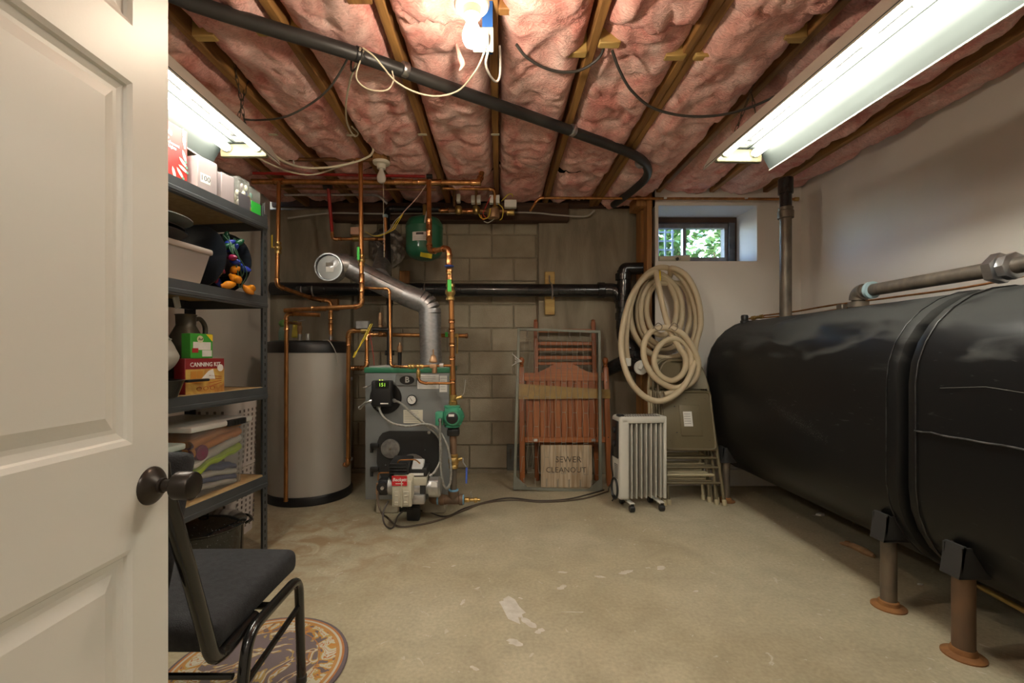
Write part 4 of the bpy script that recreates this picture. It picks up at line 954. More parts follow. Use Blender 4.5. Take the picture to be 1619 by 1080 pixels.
MB().lathe([(.012,0),(.012,.05),(.006,.055)], rr(718,631), (1,0,.3), 8).to('drain_spud', BRASS, rp)
MB().tube(catmull([rr(726,630),rr(733,622),rr(735,610),rr(736,600)], 5), .0022, 6).to('loose_wire', GREYWIRE, rp)
cp = rr(715,658); g_ = MB().lathe([(.030,-.070),(.050,-.066),(.050,-.054),(.030,-.048),(.040,-.035),(.048,-.02),(.048,.02),(.040,.035),(.030,.048),(.050,.054),(.050,.066),(.030,.070)], cp, (0,0,1), 20).to('circulator_volute', CG, rp)
MB().lathe([(.062,0),(.066,.006),(.066,.050),(.060,.062),(.046,.085),(.044,.10)], (cp.x+.008,cp.y+.02,cp.z), (0,-1,0), 28).to('circulator_motor', CG, g_)
for k in range(8):
    a_ = 2*PI*k/8; MB().rbox((cp.x+.008+.062*math.cos(a_),cp.y-.010,cp.z+.062*math.sin(a_)),(.014,.06,.014),.003,1,rot=(0,-a_,0)).to('motor_fin', CG, g_)
MB().lathe([(.034,0),(.036,.004),(.030,.008),(.001,.009)], (cp.x+.008,cp.y-.080,cp.z), (0,-1,0), 20).to('motor_nameplate', BLACK, g_)
MB().box((cp.x+.004,cp.y-.0895,cp.z+.016),(.034,.002,.014)).to('nameplate_print', PAPER, g_, smooth=False)
MB().rbox((cp.x-.075,cp.y-.02,cp.z-.01),(.050,.06,.085),.008,2).to('terminal_box', CG, g_)
MB().rbox((cp.x+.008,cp.y-.0,cp.z-.098),(.075,.07,.045),.008,2).to('lower_flange', BLACKMET, rp)
MB().lathe([(.028,0),(.028,.008)], rr(716,686), (0,0,1), 18).to('sealed_collar', mat('pipe_dope_blue', (.16,.34,.50), .7), rp)
MB().cyl(rr(716.5,688), rr(717,722), .0215, n=16).to('iron_nipple', RUSTY, rp)
MB().cyl(rr(717,738), rr(717,786), .0205, n=16).to('iron_nipple', STEEL, rp)
bv = MB().lathe([(.026,-.045),(.029,-.042),(.029,-.028),(.026,-.024),(.032,-.012),(.034,0),(.032,.012),(.026,.024),(.029,.028),(.029,.042),(.026,.045)], rr(717,729), (0,0,1), 16).to('ball_valve', BRASS, rp)
MB().cyl(rr(717,729), rr(731,725), .011, n=10).to('valve_stem', BRASS, bv)
MB().tube([rr(732,724,2.80),rr(732,731,2.79),rr(737,738,2.79)], .004, 6).to('lever_arm', CHROME, bv)
MB().rbox((rr(737.5,0,2.79).x,2.79,rr(0,752,2.79).z),(.012,.004,.10),.003,1,rot=(0,.02,0)).to('lever_grip', BLUEH, bv)
tee = MB().lathe([(.034,-.07),(.034,-.05),(.028,-.045),(.028,.045),(.034,.05),(.034,.07)], rr(714,790), (1,0,0), 18).lathe([(.028,0),(.034,.04),(.034,.055)], rr(717,790), (0,0,1), 18).to('tee', RUSTY, rp)
for p, d_ in ((rr(692,790),(1,0,0)),(rr(732,790),(1,0,0)),(rr(717,775),(0,0,1))): MB().lathe([(.030,-.004),(.031,0),(.030,.006)], p, d_, 18).to('sealed_collar', mat('pipe_dope_blue', (.16,.34,.50), .7), rp)
MB().tube(fillet([rr(706,790),rr(684,790),(rr(684,790).x-.005,2.97,rr(684,790).z)], .05)[0], .030, 16).to('elbow_pipe', RUSTY, rp)
MB().lathe([(.012,0),(.016,.004),(.016,.03),(.010,.034),(.010,.06),(.017,.064),(.017,.08),(.009,.084),(.009,.1)], rr(734,790), (1,0,-.02), 12).to('drain_cock', BRASS, rp)
MB().tube([rr(746,786),rr(744,779),rr(745,777)], .003, 6).to('drain_lever', CHROME, rp)
# top of the riser: valve and offset to the ceiling main
pipe('', '', [rr(713.5,472),rr(710.5,440),rr(709.5,392),rr(679,398,2.92),rr(678,288,3.10)], .0165, bend=.036, n=14, parent=rp, couplings=[(rr(709.8,412),(0,0,1)),(rr(678.5,372,2.96),(0,0,1)),(rr(678.4,354,2.99),(0,0,1))])
ball_valve(rp, rr(712,462), (0,0,1), .0165, GREENH, (0,-1,0), .075)
v = MB().lathe([(.012,0),(.012,.02),(.005,.022),(.005,.035)], rr(711,433), (0,-1,.1), 10).to('purge_valve', BRASS, rp)
MB().lathe([(.006,0),(.028,.002),(.030,.006),(.028,.010),(.006,.012)], (rr(711,424).x,YR-.03,rr(711,424).z), (0,0,1), 10).to('handwheel', BLUEH, v)
# fill line with pressure reducing valve
fl_ = pipe('fill_line', 'thin copper fill line with bronze pressure regulator across the boiler top', [P(576,455,2.96),P(616,457,2.93),P(617.5,579,2.84),P(640,580,2.80),P(713,578,2.81)], .0085, bend=.025, couplings=[(P(617,507,2.9),(0,0,1))])
for px in (648,653,661,667): MB().lathe([(.013,-.010),(.016,-.006),(.016,.006),(.013,.010)], P(px,579.5,2.80), (1,0,0), 8).to('fitting', BRASS, fl_)
reg = MB().lathe([(.012,0),(.024,.004),(.026,.010),(.024,.016),(.020,.030),(.012,.048),(.005,.052),(.005,.085)], P(685,574,2.80), (0,0,1), 18).rbox(P(685,579,2.80),(.045,.03,.026),.006,2).lathe([(.016,0),(.016,.03),(.010,.034)], P(687,582,2.80), (0,0,-1), 10).to('regulator', BRONZE, fl_)
MB().lathe([(.014,-.012),(.014,.012)], P(698,577.5,2.805), (1,0,0), 8).to('union', CHROME, fl_)
pipe('', '', [P(661,582,2.80),P(662,602,2.79),P(670,606,2.79),P(713,606,2.805)], .008, bend=.022, parent=fl_)
MB().lathe([(.012,0),(.013,.004),(.013,.045),(.010,.05)], P(661.5,598,2.795), (0,0,1), 10).to('brass_sleeve', BRASS, fl_)
# ================================================================== FLUE
GALV = mat('galvanised_flue', (.50,.50,.51), .30, .9, col2=(.36,.36,.37), vs=38, rough2=.48, stretch=(1,1,2))
fu = thing('flue_pipe', 'shiny galvanised flue rising from the boiler and turning to the wall', 'flue pipe', P(683,585,3.14))
fr_ = .074
A = P(682,584,3.14); B_ = P(680,512,3.14); Cc = P(660,478,3.14); D = P(600,447,3.12); E = P(548,420,3.08)
A.z = .94
MB().tube([A, (A+B_)/2, B_], fr_, 28).to('vertical_section', GALV, fu)
for z_ in (.2,.98): MB().tube([A.lerp(B_, z_)-Vector((0,0,.004)), A.lerp(B_, z_)+Vector((0,0,.004))], fr_+.003, 28).to('seam_band', GALV, fu)
elb = fillet([B_, P(680,482,3.14), P(640,466,3.14)], .10, 4)[0]
for i in range(len(elb)-1):
    MB().tube([elb[i], elb[i+1]], fr_+.002+.0015*(i % 2), 28).to('elbow_gore', GALV, fu)
MB().tube([elb[-1], D, E], fr_-.001, 28).to('sloping_section', GALV, fu)
up = (E-elb[-1]).normalized().cross(Vector((0,1,0))).normalized()
off_ = Vector((0,-1,0))*(fr_*.92)-up*.02
MB().tube([elb[-1]+off_, E+off_], .004, 6).to('lock_seam', GALV, fu)
dc = P(519,422,2.96)
MB().tube([E, P(535,418,3.05), (dc.x+.005, 3.05, dc.z)], fr_+.004, 24).to('damper_tee', GALV, fu)
MB().lathe([(.088,.10),(.088,.02),(.092,.018),(.092,0),(.084,0),(.084,.03),(.078,.032)], (dc.x,dc.y-.0,dc.z), (0,1,0), 36).to('damper_ring', GALV, fu)
dm = MB().lathe([(.077,0),(.077,.003),(.001,.003)], (dc.x,dc.y+.018,dc.z), (0,1,0), 32).to('damper_vane', mat('damper_grey', (.32,.32,.31), .5, .5), fu)
MB().box((dc.x+.004,dc.y+.015,dc.z+.020),(.05,.006,.022)).to('damper_weight', STEEL, dm, smooth=False)
MB().box((dc.x+.004,dc.y+.0155,dc.z-.014),(.05,.003,.034)).to('damper_label', PAPER, dm, smooth=False)
th = thing('flue_thimble', 'crumpled foil thimble where the flue enters the block wall', 'flue thimble', P(605,398,YB-.05))
def foil(u, v):
    a = 2*PI*u; r = .02+.14*v; c0 = P(612,392,YB-.06)
    z = .05*(1-v)+.02*noise.noise(Vector((math.cos(a)*r*40, math.sin(a)*r*40, 3)))
    return Vector((c0.x+r*math.cos(a)*(1+.12*noise.noise(Vector((a*2,0,1)))), c0.y-.0-z, c0.z+r*math.sin(a)*1.1))
MB().grid(foil, 40, 12).to('foil_sheet', mat('crumpled_foil', (.30,.28,.25), .42, .7, col2=(.16,.14,.12), vs=20), th, angle=20)
MB().tube([P(600,440,3.2), P(610,400,YB-.06)], .072, 24).to('breech_pipe', GALV, th)
# ================================================================== EXPANSION TANK
et = thing('expansion_tank', 'dark green expansion tank with white label hung under the ceiling', 'expansion tank', P(671,412,3.45))
c = P(671,380,3.45)
MB().lathe([(.001,-.155),(.06,-.150),(.115,-.125),(.138,-.09),(.140,-.07),(.140,.085),(.143,.090),(.140,.095),(.138,.12),(.115,.155),(.06,.175),(.001,.178)], c, (0,0,1), 40).to('tank_body', mat('expansion_green', (.018,.125,.065), .33, 0, coat=.3), et)
lbm = MB()
lbm.grid(lambda u, v: Vector((c.x+.1412*math.sin(-.5+.85*u), c.y-.1412*math.cos(-.5+.85*u), c.z-.035+.065*v)), 10, 1).to('label', PAPER, et)
MB().grid(lambda u, v: Vector((c.x+.1416*math.sin(-.28+.4*u), c.y-.1416*math.cos(-.28+.4*u), c.z+.008+.016*v)), 8, 1).to('label_logo', PRINT, et)
for k in range(3): MB().grid(lambda u, v: Vector((c.x+.1416*math.sin(-.42+.68*u), c.y-.1416*math.cos(-.42+.68*u), c.z-.026+.009*k+.002*v)), 8, 1).to('print_line', mat('print_grey', (.30,.29,.28), .7), et)
MB().box((c.x+.03,c.y-.10,c.z-.135),(.085,.01,.035),rot=(.6,.15,.2)).to('caution_sticker', mat('caution_yellow', (.62,.50,.02), .6), et, smooth=False)
MB().lathe([(.013,0),(.013,.10)], c+Vector((0,0,.172)), (0,0,1), 12).to('nipple', BRASS, et)
# ================================================================== COPPER RUNS
Q = P
p1 = pipe('copper_drop', 'bright copper drop with yellow lever valve feeding the water heater', [Q(441,288,3.10),Q(438,452,3.02),Q(497,473,3.30),Q(523,476,3.36),Q(523,532,3.36)], .014, bend=.035, couplings=[(Q(440,395,3.05),(0,0,1)),(Q(523,500,3.36),(0,0,1)),(Q(523,517,3.36),(0,0,1))])
ball_valve(p1, Q(439.5,392,3.05), (0,0,1), .013, YELLOWH, (-1,-.9,0), .085)
p2 = pipe('copper_drop', 'copper drop with green lever valve that turns left above the heater', [Q(570,253,2.95),Q(572,484,2.90),Q(450,491,2.96)], .0145, bend=.035, couplings=[(Q(572,455,2.9),(0,0,1)),(Q(572,440,2.9),(0,0,1)),(Q(500,488,2.94),(1,0,0)),(Q(508,488,2.94),(1,0,0))])
ball_valve(p2, Q(571.5,412,2.92), (0,0,1), .012, GREENH, (-.3,-1,0), .085)
p3 = pipe('discharge_pipe', 'long straight copper discharge pipe down the front of the water heater', [Q(506,498,3.02),Q(453,496,3.00),Q(452,793,2.975)], .0135, bend=.03, couplings=[(Q(453,516,3.0),(0,0,1))])
MB().tube([Q(453,510,3.0), Q(474,512,3.28)], .010, 10).to('tee_branch', COPPER, p3)
p4 = pipe('heater_return', 'copper pipe dropping between water heater and boiler with zone valve box', [Q(583,523,3.12),Q(551,523,3.12),Q(550.5,734,3.20),Q(543,735,3.30)], .015, bend=.035, couplings=[(Q(551,540,3.12),(0,0,1))])
zb = MB().rbox(Q(574,514,3.11),(.088,.05,.055),.004,1).to('zone_valve_box', mat('zone_valve_steel', (.36,.36,.36), .4, .6, col2=(.24,.24,.24), vs=20), p4)
MB().lathe([(.018,-.03),(.022,-.026),(.022,.026),(.018,.03)], Q(578,523,3.12), (1,0,0), 12).to('zone_valve_body', BRASS, p4)
for a, m in ((0,YELLOWWIRE),(.012,YELLOWWIRE)):
    MB().tube(catmull([Q(586,512,3.08)+Vector((a,0,0)),Q(576,532,3.06)+Vector((a,0,0)),Q(566,552,3.06),Q(560,565,3.06)-Vector((a*.6,0,0)),Q(562,556,3.06)], 6), .0032, 6).to('thermostat_wire', m, p4)
MB().tube(catmull([Q(584,524,3.1),Q(590,560,3.1),Q(592,585,3.1)], 6), .0022, 6).to('thermostat_wire', REDWIRE, p4)
p5 = pipe('heater_supply', 'copper supply pipe turning behind the boiler to the heater side port', [Q(546,582,3.36),Q(580,582,3.34),Q(580,529,3.40),Q(736,531,3.42)], .015, bend=.035, couplings=[(Q(562,582,3.35),(1,0,0)),(Q(605,529,3.4),(1,0,0))])
MB().lathe([(.018,0),(.02,.004),(.02,.016),(.012,.02)], Q(736,531,3.42), (1,0,0), 12).to('end_cap', COPPER_OLD, p5)
dv = MB().lathe([(.014,0),(.018,.01),(.018,.03),(.012,.035)], Q(722,530,3.40), (0,-1,-.2), 10).to('drain_valve', BRASS, p5)
MB().tube([Q(723,533,3.36),Q(723,545,3.36),Q(722.5,559,3.36)], .007, 8).to('drain_spout', BRASS, dv)
MB().box(Q(706,529,3.38),(.02,.012,.035)).to('valve_lever', GREENH, p5, smooth=False)
p6 = pipe('zone_riser', 'tarnished copper riser going up behind the flue to the ceiling', [Q(614,455,3.62),Q(609,344,3.58)], .0155, m=COPPER, elbows=False, couplings=[(Q(611,377,3.6),(0,0,1)),(Q(610,392,3.6),(0,0,1))])
MB().lathe([(.02,0),(.022,.004),(.022,.02),(.016,.024)], Q(609,344,3.58), (0,0,1), 12).to('dope_collar', mat('pipe_dope', (.30,.42,.46), .7), p6)
p7 = pipe('red_tube_drop', 'red plastic tube slanting down from the ceiling to a copper elbow', [Q(519,296,3.30),Q(525,366,3.40)], .0125, m=mat('red_pex', (.34,.018,.015), .35), elbows=False)
pipe('', '', [Q(525,364,3.40),Q(525.5,378,3.42),Q(610,378,3.58)], .012, bend=.025, parent=p7, couplings=[(Q(535,378,3.44),(1,0,0)),(Q(593,378,3.55),(1,0,0))])
MB().lathe([(.018,-.032),(.022,-.028),(.022,.028),(.018,.032)], Q(562,377.5,3.49), (1,0,0), 12).to('zone_valve_body', BRASS, p7)
MB().rbox(Q(563,366,3.46),(.072,.05,.055),.003,1).to('zone_valve_cover', mat('salmon_cover', (.68,.42,.30), .55), p7)
MB().lathe([(.02,-.03),(.02,.03)], Q(518,295,3.3), (1,0,0), 10).to('tee', BLACK, p7)
# ceiling mains
m1 = pipe('copper_main', 'long copper heating main running under the joists above the boiler', [Q(398,287,3.10),Q(757,289,3.16),Q(762,272,3.18)], .0185, bend=.03, m=COPPER, couplings=[(Q(441,287,3.11),(1,0,0)),(Q(632,288,3.14),(1,0,0)),(Q(645,288,3.14),(1,0,0)),(Q(669,288,3.145),(1,0,0)),(Q(690,288.5,3.15),(1,0,0)),(Q(752,289,3.16),(1,0,0))])
m2 = pipe('copper_branch', 'dark tarnished copper branch strapped under the joists by the shelves', [Q(430,252,2.98),Q(600,253,2.95)], .012, m=COPPER_OLD, fm=COPPER, elbows=False, couplings=[(Q(556,252,2.96),(1,0,0)),(Q(569,253,2.955),(1,0,0))])
MB().tube(catmull([Q(465,262,2.99),Q(464,252,2.96),Q(467,246,2.97),Q(468,255,2.99)], 4), .004, 6).to('pipe_clip', WHITEPL, m2)
m3 = pipe('red_tube_main', 'red plastic tube running level beneath the joist ends', [Q(400,274,3.16),Q(672,279,3.2)], .0105, m=mat('red_pex', (.34,.018,.015), .35), elbows=False)
MB().lathe([(.016,-.02),(.016,.02)], Q(679,279,3.2), (1,0,0), 10).to('black_coupling', BLACK, m3)
m4 = pipe('copper_thin_main', 'thin copper line in the dark strip above the concrete wall', [Q(440,298,3.45),Q(690,300,3.5)], .0085, m=COPPER_OLD, elbows=False)
m5 = pipe('grey_conduit', 'grey metal conduit bending down under the ceiling behind the pipes', [Q(450,308,3.6),Q(598,308,3.6),Q(612,322,3.62)], .010, m=CHROME, fm=CHROME, bend=.05)
m6 = pipe('black_iron_supply', 'black iron supply pipe from the boiler top up to the ceiling manifold', [Q(616,586,3.25),Q(616,470,3.36),Q(612,330,3.70),Q(705,331,3.72)], .021, m=BLACKMET, fm=BLACKMET, bend=.04)
for py in (556,560): MB().lathe([(.034,-.008),(.034,.008)], Q(616,py,3.27), (0,0,1), 8).to('flange', BLACKMET, m6)
MB().tube(fillet([Q(588,521,3.26),Q(616,521,3.30)], .01)[0], .016, 12).to('branch', BLACKMET, m6)
air = thing('air_vent', 'small black pipe with brass air vent standing on the boiler top', 'air vent', Q(632,584,3.2))
MB().cyl((Q(632,0,3.2).x,3.2,.96), Q(632,556,3.2), .014, n=12).to('nipple', BLACKMET, air)
MB().lathe([(.016,0),(.019,.004),(.019,.04),(.014,.045),(.006,.06),(.004,.07)], Q(632,557,3.2), (0,0,1), 14).to('vent_cap', BRONZE, air)
air2 = thing('relief_valve', 'brass relief valve standing beside the black supply pipe', 'valve', Q(601.5,520,3.3))
MB().lathe([(.014,0),(.018,.004),(.018,.03),(.012,.035),(.014,.04),(.016,.08),(.013,.12),(.006,.125)], Q(601.5,521,3.3), (0,0,1), 14).to('valve_body', BRONZE, air2)
MB().lathe([(.012,0),(.012,.03)], Q(601.5,529,3.3), (0,0,1), 12).to('nipple', COPPER, air2)
m7 = pipe('copper_thin_pipe', 'level copper pipe crossing under the joists towards the window wall', [Q(838,334,3.62),Q(852,313,3.56),Q(1258,315,3.52)], .0105, m=COPPER, bend=.03)
for px in (1052,1180): MB().box(Q(px,313,3.51),(.02,.012,.012)).to('pipe_clip', WHITEPL, m7, smooth=False)
MB().lathe([(.014,0),(.016,.004),(.016,.03)], Q(1256,315,3.52), (1,0,0), 10).to('end_fitting', BRASS, m7)
# zone valve manifold
mf = pipe('zone_manifold', 'row of zone valves with white power heads on a copper manifold', [Q(694,333,3.62),Q(806,334,3.62)], .017, m=COPPER_OLD, elbows=False, couplings=[(Q(703,333,3.62),(1,0,0)),(Q(733,334,3.62),(1,0,0)),(Q(745,334,3.62),(1,0,0))])
pipe('', '', [Q(718,300,3.5),Q(718,325,3.6)], .012, m=COPPER_OLD, elbows=False, parent=mf)
pipe('', '', [Q(700,298,3.48),Q(782,299,3.5),Q(782,330,3.6)], .012, m=COPPER, bend=.03, parent=mf)
pipe('', '', [Q(753,292,3.5),Q(753,330,3.6)], .011, m=COPPER_OLD, elbows=False, parent=mf)
for px, py in ((725,314),(748,316),(757,316),(777,316),(787,316)):
    MB().rbox(Q(px,py,3.56),(.030,.05,.062),.003,1).to('power_head', WHITEPL, mf)
for px in (725,753,783):
    MB().lathe([(.02,-.03),(.028,-.02),(.03,0),(.028,.02),(.02,.03)], Q(px,332,3.6), (0,0,1), 14).to('zone_valve_body', BRASS, mf)
MB().lathe([(.045,-.035),(.05,-.02),(.05,.02),(.045,.035)], Q(780,338,3.58), (0,0,1), 16).to('mixing_body', BRONZE, mf)
MB().rbox(Q(807,323,3.55),(.095,.05,.058),.003,1).to('zone_valve_cover', WHITEPL, mf)
MB().lathe([(.018,-.032),(.022,-.028),(.022,.028),(.018,.032)], Q(807,336,3.6), (1,0,0), 12).to('zone_valve_body', BRASS, mf)
for i, (m, a) in enumerate(((REDWIRE,[(776,310),(769,325),(764,338),(768,344)]),(YELLOWWIRE,[(757,338),(760,344),(766,346),(773,342),(775,330)]),(YELLOWWIRE,[(788,322),(795,330),(794,344),(790,348)]),(YELLOWWIRE,[(793,318),(803,308),(809,307),(811,311)]),(mat('orange_wire',(.7,.2,.03),.5),[(760,340),(764,347),(770,344)]),(GREYWIRE,[(765,350),(772,352),(782,346)]))):
    MB().tube(catmull([Q(x,y,3.52) for x,y in a], 6), .0035, 6).to('wire', m, mf)
w = thing('control_wiring', 'loose pink and yellow control wires hung from the copper main', 'cable', Q(674,290,3.12))
MB().tube(catmull([Q(674,292,3.1),Q(660,312,3.1),Q(645,328,3.12),Q(636,338,3.15)], 6), .003, 6).to('wire', mat('pink_wire', (.6,.42,.36), .5), w)
for k in range(3):
    MB().tube(catmull([Q(638,337,3.15),Q(624+2*k,350+2*k,3.2),Q(615+3*k,364,3.22),Q(600,371+k,3.3),Q(588,372,3.35),Q(577,366,3.42)], 6), .003, 6).to('wire', YELLOWWIRE if k else GREYWIRE, w)
MB().tube(catmull([Q(676,332,3.3),Q(673,342,3.3),Q(671.5,352,3.3)], 4), .006, 6).to('tag_strip', PAPER, w)
# ================================================================== DRAIN PIPING
dr = thing('drain_main', 'wide glossy black drain pipe strapped level across the block wall', 'pipe', Q(700,459,3.83))
zc = Q(0,459,3.83).z
MB().tube([(-1.93,3.83,zc+.012),(0,3.83,zc),(Q(958,0,3.83).x,3.83,zc-.004)], .056, 28).to('pipe', BLACKPVC, dr)
for px in (672,480,497): MB().lathe([(.057,-.006),(.060,-.004),(.060,.004),(.057,.006)], Q(px,459,3.83), (1,0,0), 28).to('hub_band', CHROME if px != 672 else STEEL, dr)
for px in (662,): MB().lathe([(.058,-.03),(.062,-.028),(.062,.028),(.058,.03)], Q(px,459,3.83), (1,0,0), 28).to('hub', BLACKPVC, dr)
e0 = Q(955,459,3.83); MB().tube(fillet([e0, Q(975,459,3.80), Q(985,480,3.78)], .10, 6)[0], .060, 24).to('sweep_elbow', BLACKPVC, dr)
MB().lathe([(.062,-.03),(.067,-.026),(.067,.026),(.062,.03)], Q(950,459,3.83), (1,0,0), 24).to('hub', BLACKPVC, dr)
MB().tube([Q(987,428,3.76), Q(985,520,3.76)], .058, 24).to('stack', BLACKPVC, dr)
for py in (438,482,500): MB().lathe([(.060,-.03),(.066,-.026),(.066,.026),(.060,.03)], Q(985.5,py,3.76), (0,0,1), 24).to('hub', BLACKPVC, dr)
MB().tube(fillet([Q(987,432,3.76), Q(987,425,3.76), Q(1030,424,3.74)], .10, 6)[0], .05, 24).to('upper_elbow', BLACKPVC, dr)
MB().tube(fillet([Q(985,515,3.76), Q(986,538,3.75), Q(1002,552,3.70), Q(1003,572,3.66)], .08, 6)[0], .056, 24).to('lower_offset', BLACKPVC, dr)
MB().lathe([(.058,-.03),(.064,-.026),(.064,.026),(.058,.03)], Q(1002,560,3.69), (0,0,1), 24).to('hub', BLACKPVC, dr)
MB().tube([Q(985,573,3.70), Q(1013,580,3.50)], .057, 24).to('cleanout_branch', BLACKPVC, dr)
MB().tube([Q(985,573,3.70), Q(960,585,3.84)], .056, 20).to('wall_branch', BLACKPVC, dr)
cc_ = Q(1013.5,581,3.48)
cap = MB().lathe([(.052,0),(.056,.004),(.056,.018),(.052,.022),(.001,.022)], cc_+Vector((0,.015,0)), (.15,-1,-.05), 28).to('cleanout_cap', WHITEPL, dr, label='white cleanout cap')
MB().rbox(cc_+Vector((-.008,-.012,.006)),(.03,.02,.045),.003,1,rot=(0,.5,0)).to('cap_lug', WHITEPL, cap)
for px, py, h, n_ in ((869,464,.37,'wood backing board with metal strap behind the drain pipe by the pilaster'),(640,447,.20,'short wood backing board behind the drain pipe above the flue'),(528,482,.10,'stub of wood board under the drain pipe above the heater')):
    x = Q(px,0,3.90).x; z = Q(0,py,3.90).z
    t = thing('hanger_board', n_, 'board', (x,3.9,z-h/2))
    MB().rbox((x,3.898,z),(.085,.035,h),.004,1).to('board', WOOD_YEL if px > 800 else WOOD_STUD, t)
    if px > 800:
        MB().tube([(x-.005,3.878,z+.15),(x-.005,3.86,z+.09),(x+.005,3.79,z+.065),(x+.01,3.770,z+.02),(x+.01,3.772,z-.03),(x+.01,3.81,z-.055)], .007, 6).to('strap', CHROME, t)
# grey hatch plate low on the wall
hp = thing('wall_hatch', 'grey metal hatch plate low on the block wall behind the bed frame', 'hatch', Q(812,744,3.95))
a = Q(801,702,3.95); b = Q(830,744,3.95)
MB().rbox(((a.x+b.x)/2,3.955,(a.z+b.z)/2),(b.x-a.x,.016,a.z-b.z),.004,1).to('plate', mat('hatch_grey', (.16,.165,.15), .5, .4, col2=(.12,.12,.11), vs=14), hp)
MB().rbox((a.x+.035,3.944,(a.z+b.z)/2+.03),(.012,.012,.09),.003,1).to('handle', STEEL, hp)
# ================================================================== BLACK POLY WATER PIPE UNDER THE JOISTS
pp = thing('poly_water_pipe', 'long black plastic water pipe slung diagonally under the ceiling joists', 'pipe', Q(700,140,2.1))
def cz(px, py, z=2.275): s = (560-py)/(z-CH); return Vector(((px-790)/s, F/s, z))
pth = [Vector((-1.98,.87,2.275)),cz(240,-22),cz(300,3),cz(420,42),cz(560,85),cz(700,135),cz(830,181),cz(930,217),cz(1000,244),cz(1022,262),cz(1022,280),cz(1002,300),cz(970,324)]
MB().tube(catmull(pth, 8), .028, 18).to('pipe', BLACKPOLY, pp)
for px, py, pz in ((640,110,(1,.8,0)),(905,206,(1,.8,0)),(1012,258,(1,1.5,0))):
    p = cz(px,py); MB().lathe([(.0295,-.014),(.031,-.012),(.031,.012),(.0295,.014)], p, pz, 18).to('hanger_strap', CHROME, pp)
MB().lathe([(.0295,-.012),(.0305,-.010),(.0305,.010),(.0295,.012)], cz(566,86.5), (1,.8,0), 18).to('tape_wrap', BLACK, pp)
# ================================================================== CORDS
def cord(label, pts, r=.0035, m=WHITEWIRE, n=8, name='cord'):
    t = MB().tube(catmull(pts, n), r, 7).to(name, m, origin=pts[0]); return tag(t, label, 'cord')
cord('pale lamp cord drooping from the ceiling outlet over the black pipe', [Q(768,72,1.62),Q(762,92,1.65),Q(750,115,1.72),Q(725,143,1.84),Q(690,152,1.88),Q(655,145,1.88),Q(625,128,1.86),Q(605,105,1.84),Q(590,88,1.82),Q(574,76,1.82)])
cord('thin pale cord looped beside the black pipe clamp', [Q(620,112,1.9),Q(622,128,1.9),Q(612,142,1.9),Q(590,143,1.9),Q(572,135,1.9),Q(563,120,1.88),Q(570,95,1.86),Q(575,80,1.84)], .003)
cord('grey cable looping down from the ceiling outlet and back up the joist', [Q(772,80,1.62),Q(768,100,1.66),Q(774,118,1.72),Q(784,129,1.78),Q(790,120,1.78),Q(791,95,1.76),Q(790,72,1.74)], .0045, GREYWIRE)
cord('pale bundled cord hanging from the black pipe down the joist', [Q(570,76,1.83),Q(563,100,1.9),Q(553,130,2.05),Q(547,165,2.25),Q(549,195,2.45),Q(560,215,2.6),Q(566,210,2.62),Q(556,200,2.55)], .0045)
cord('second bundled cord twisting down beside the pale one', [Q(566,80,1.84),Q(556,95,1.9),Q(556,112,1.95),Q(563,108,1.9),Q(571,95,1.86),Q(573,82,1.84)], .004, DARKWIRE)
cord('dark cable sagging from the shelf light up to the black pipe', [Q(386,189,2.12),Q(410,190,2.12),Q(450,185,2.02),Q(490,165,2.0),Q(520,140,1.95),Q(540,110,1.9),Q(552,88,1.84)], .0045, DARKWIRE)
cord('dark cable bowing between two joists under the insulation', [Q(816,70,1.86),Q(832,90,1.9),Q(860,107,1.95),Q(890,114,1.98),Q(920,110,1.98),Q(948,90,1.94),Q(958,62,1.88)], .006, DARKWIRE)
cord('dark cable swooping across the joists to the shop light by the tank', [Q(968,80,1.85),Q(980,112,1.92),Q(1000,145,2.0),Q(1035,172,2.08),Q(1090,184,2.12),Q(1150,180,2.12),Q(1210,160,2.1),Q(1260,130,2.0)], .006, DARKWIRE)
cord('cream cable sagging under the joists towards the unlit bulb', [Q(415,222,2.2),Q(440,250,2.4),Q(475,264,2.6),Q(515,265,2.7),Q(555,258,2.75),Q(582,248,2.78),Q(590,238,2.8),Q(586,228,2.8)], .0065)
cord('second cream cable sagging below the first by the shelf light', [Q(385,236,2.3),Q(420,256,2.5),Q(460,272,2.65),Q(495,276,2.75),Q(530,266,2.8),Q(560,255,2.82)], .005)
cord('white cable stapled along the dark header over the blocks', [Q(455,345,3.80),Q(520,337,3.80),Q(600,338,3.82),Q(700,337,3.82),Q(830,336,3.82),Q(880,340,3.82),Q(925,342,3.85),Q(940,333,3.86)], .007, GREYWIRE)
# oil lines on the floor from the burner
fz = lambda px, py, dz=.006: Vector(((px-790)/((py-560)/CH), F/((py-560)/CH), dz))
cord('brown oil line leaving the pump and snaking along the floor to the heater', [P(598,778,2.66),P(598,795,2.64),P(604,812,2.62),fz(612,826,.03),fz(630,834),fz(660,832),fz(700,822),fz(735,808),fz(765,797),fz(810,792),fz(860,795),fz(920,790),fz(962,778)], .006, mat('oil_line_brown', (.09,.065,.045), .5), name='oil_line')
cord('black oil line looping under the burner pump and away over the floor', [P(614,792,2.64),P(606,810,2.60),P(607,826,2.58),fz(614,840,.02),fz(622,835),P(630,815,2.70),P(645,806,2.75),fz(672,810),fz(705,818),fz(740,803),fz(800,789),fz(850,793),fz(900,790),fz(955,776)], .005, mat('oil_line_black', (.05,.04,.035), .5), name='oil_line')
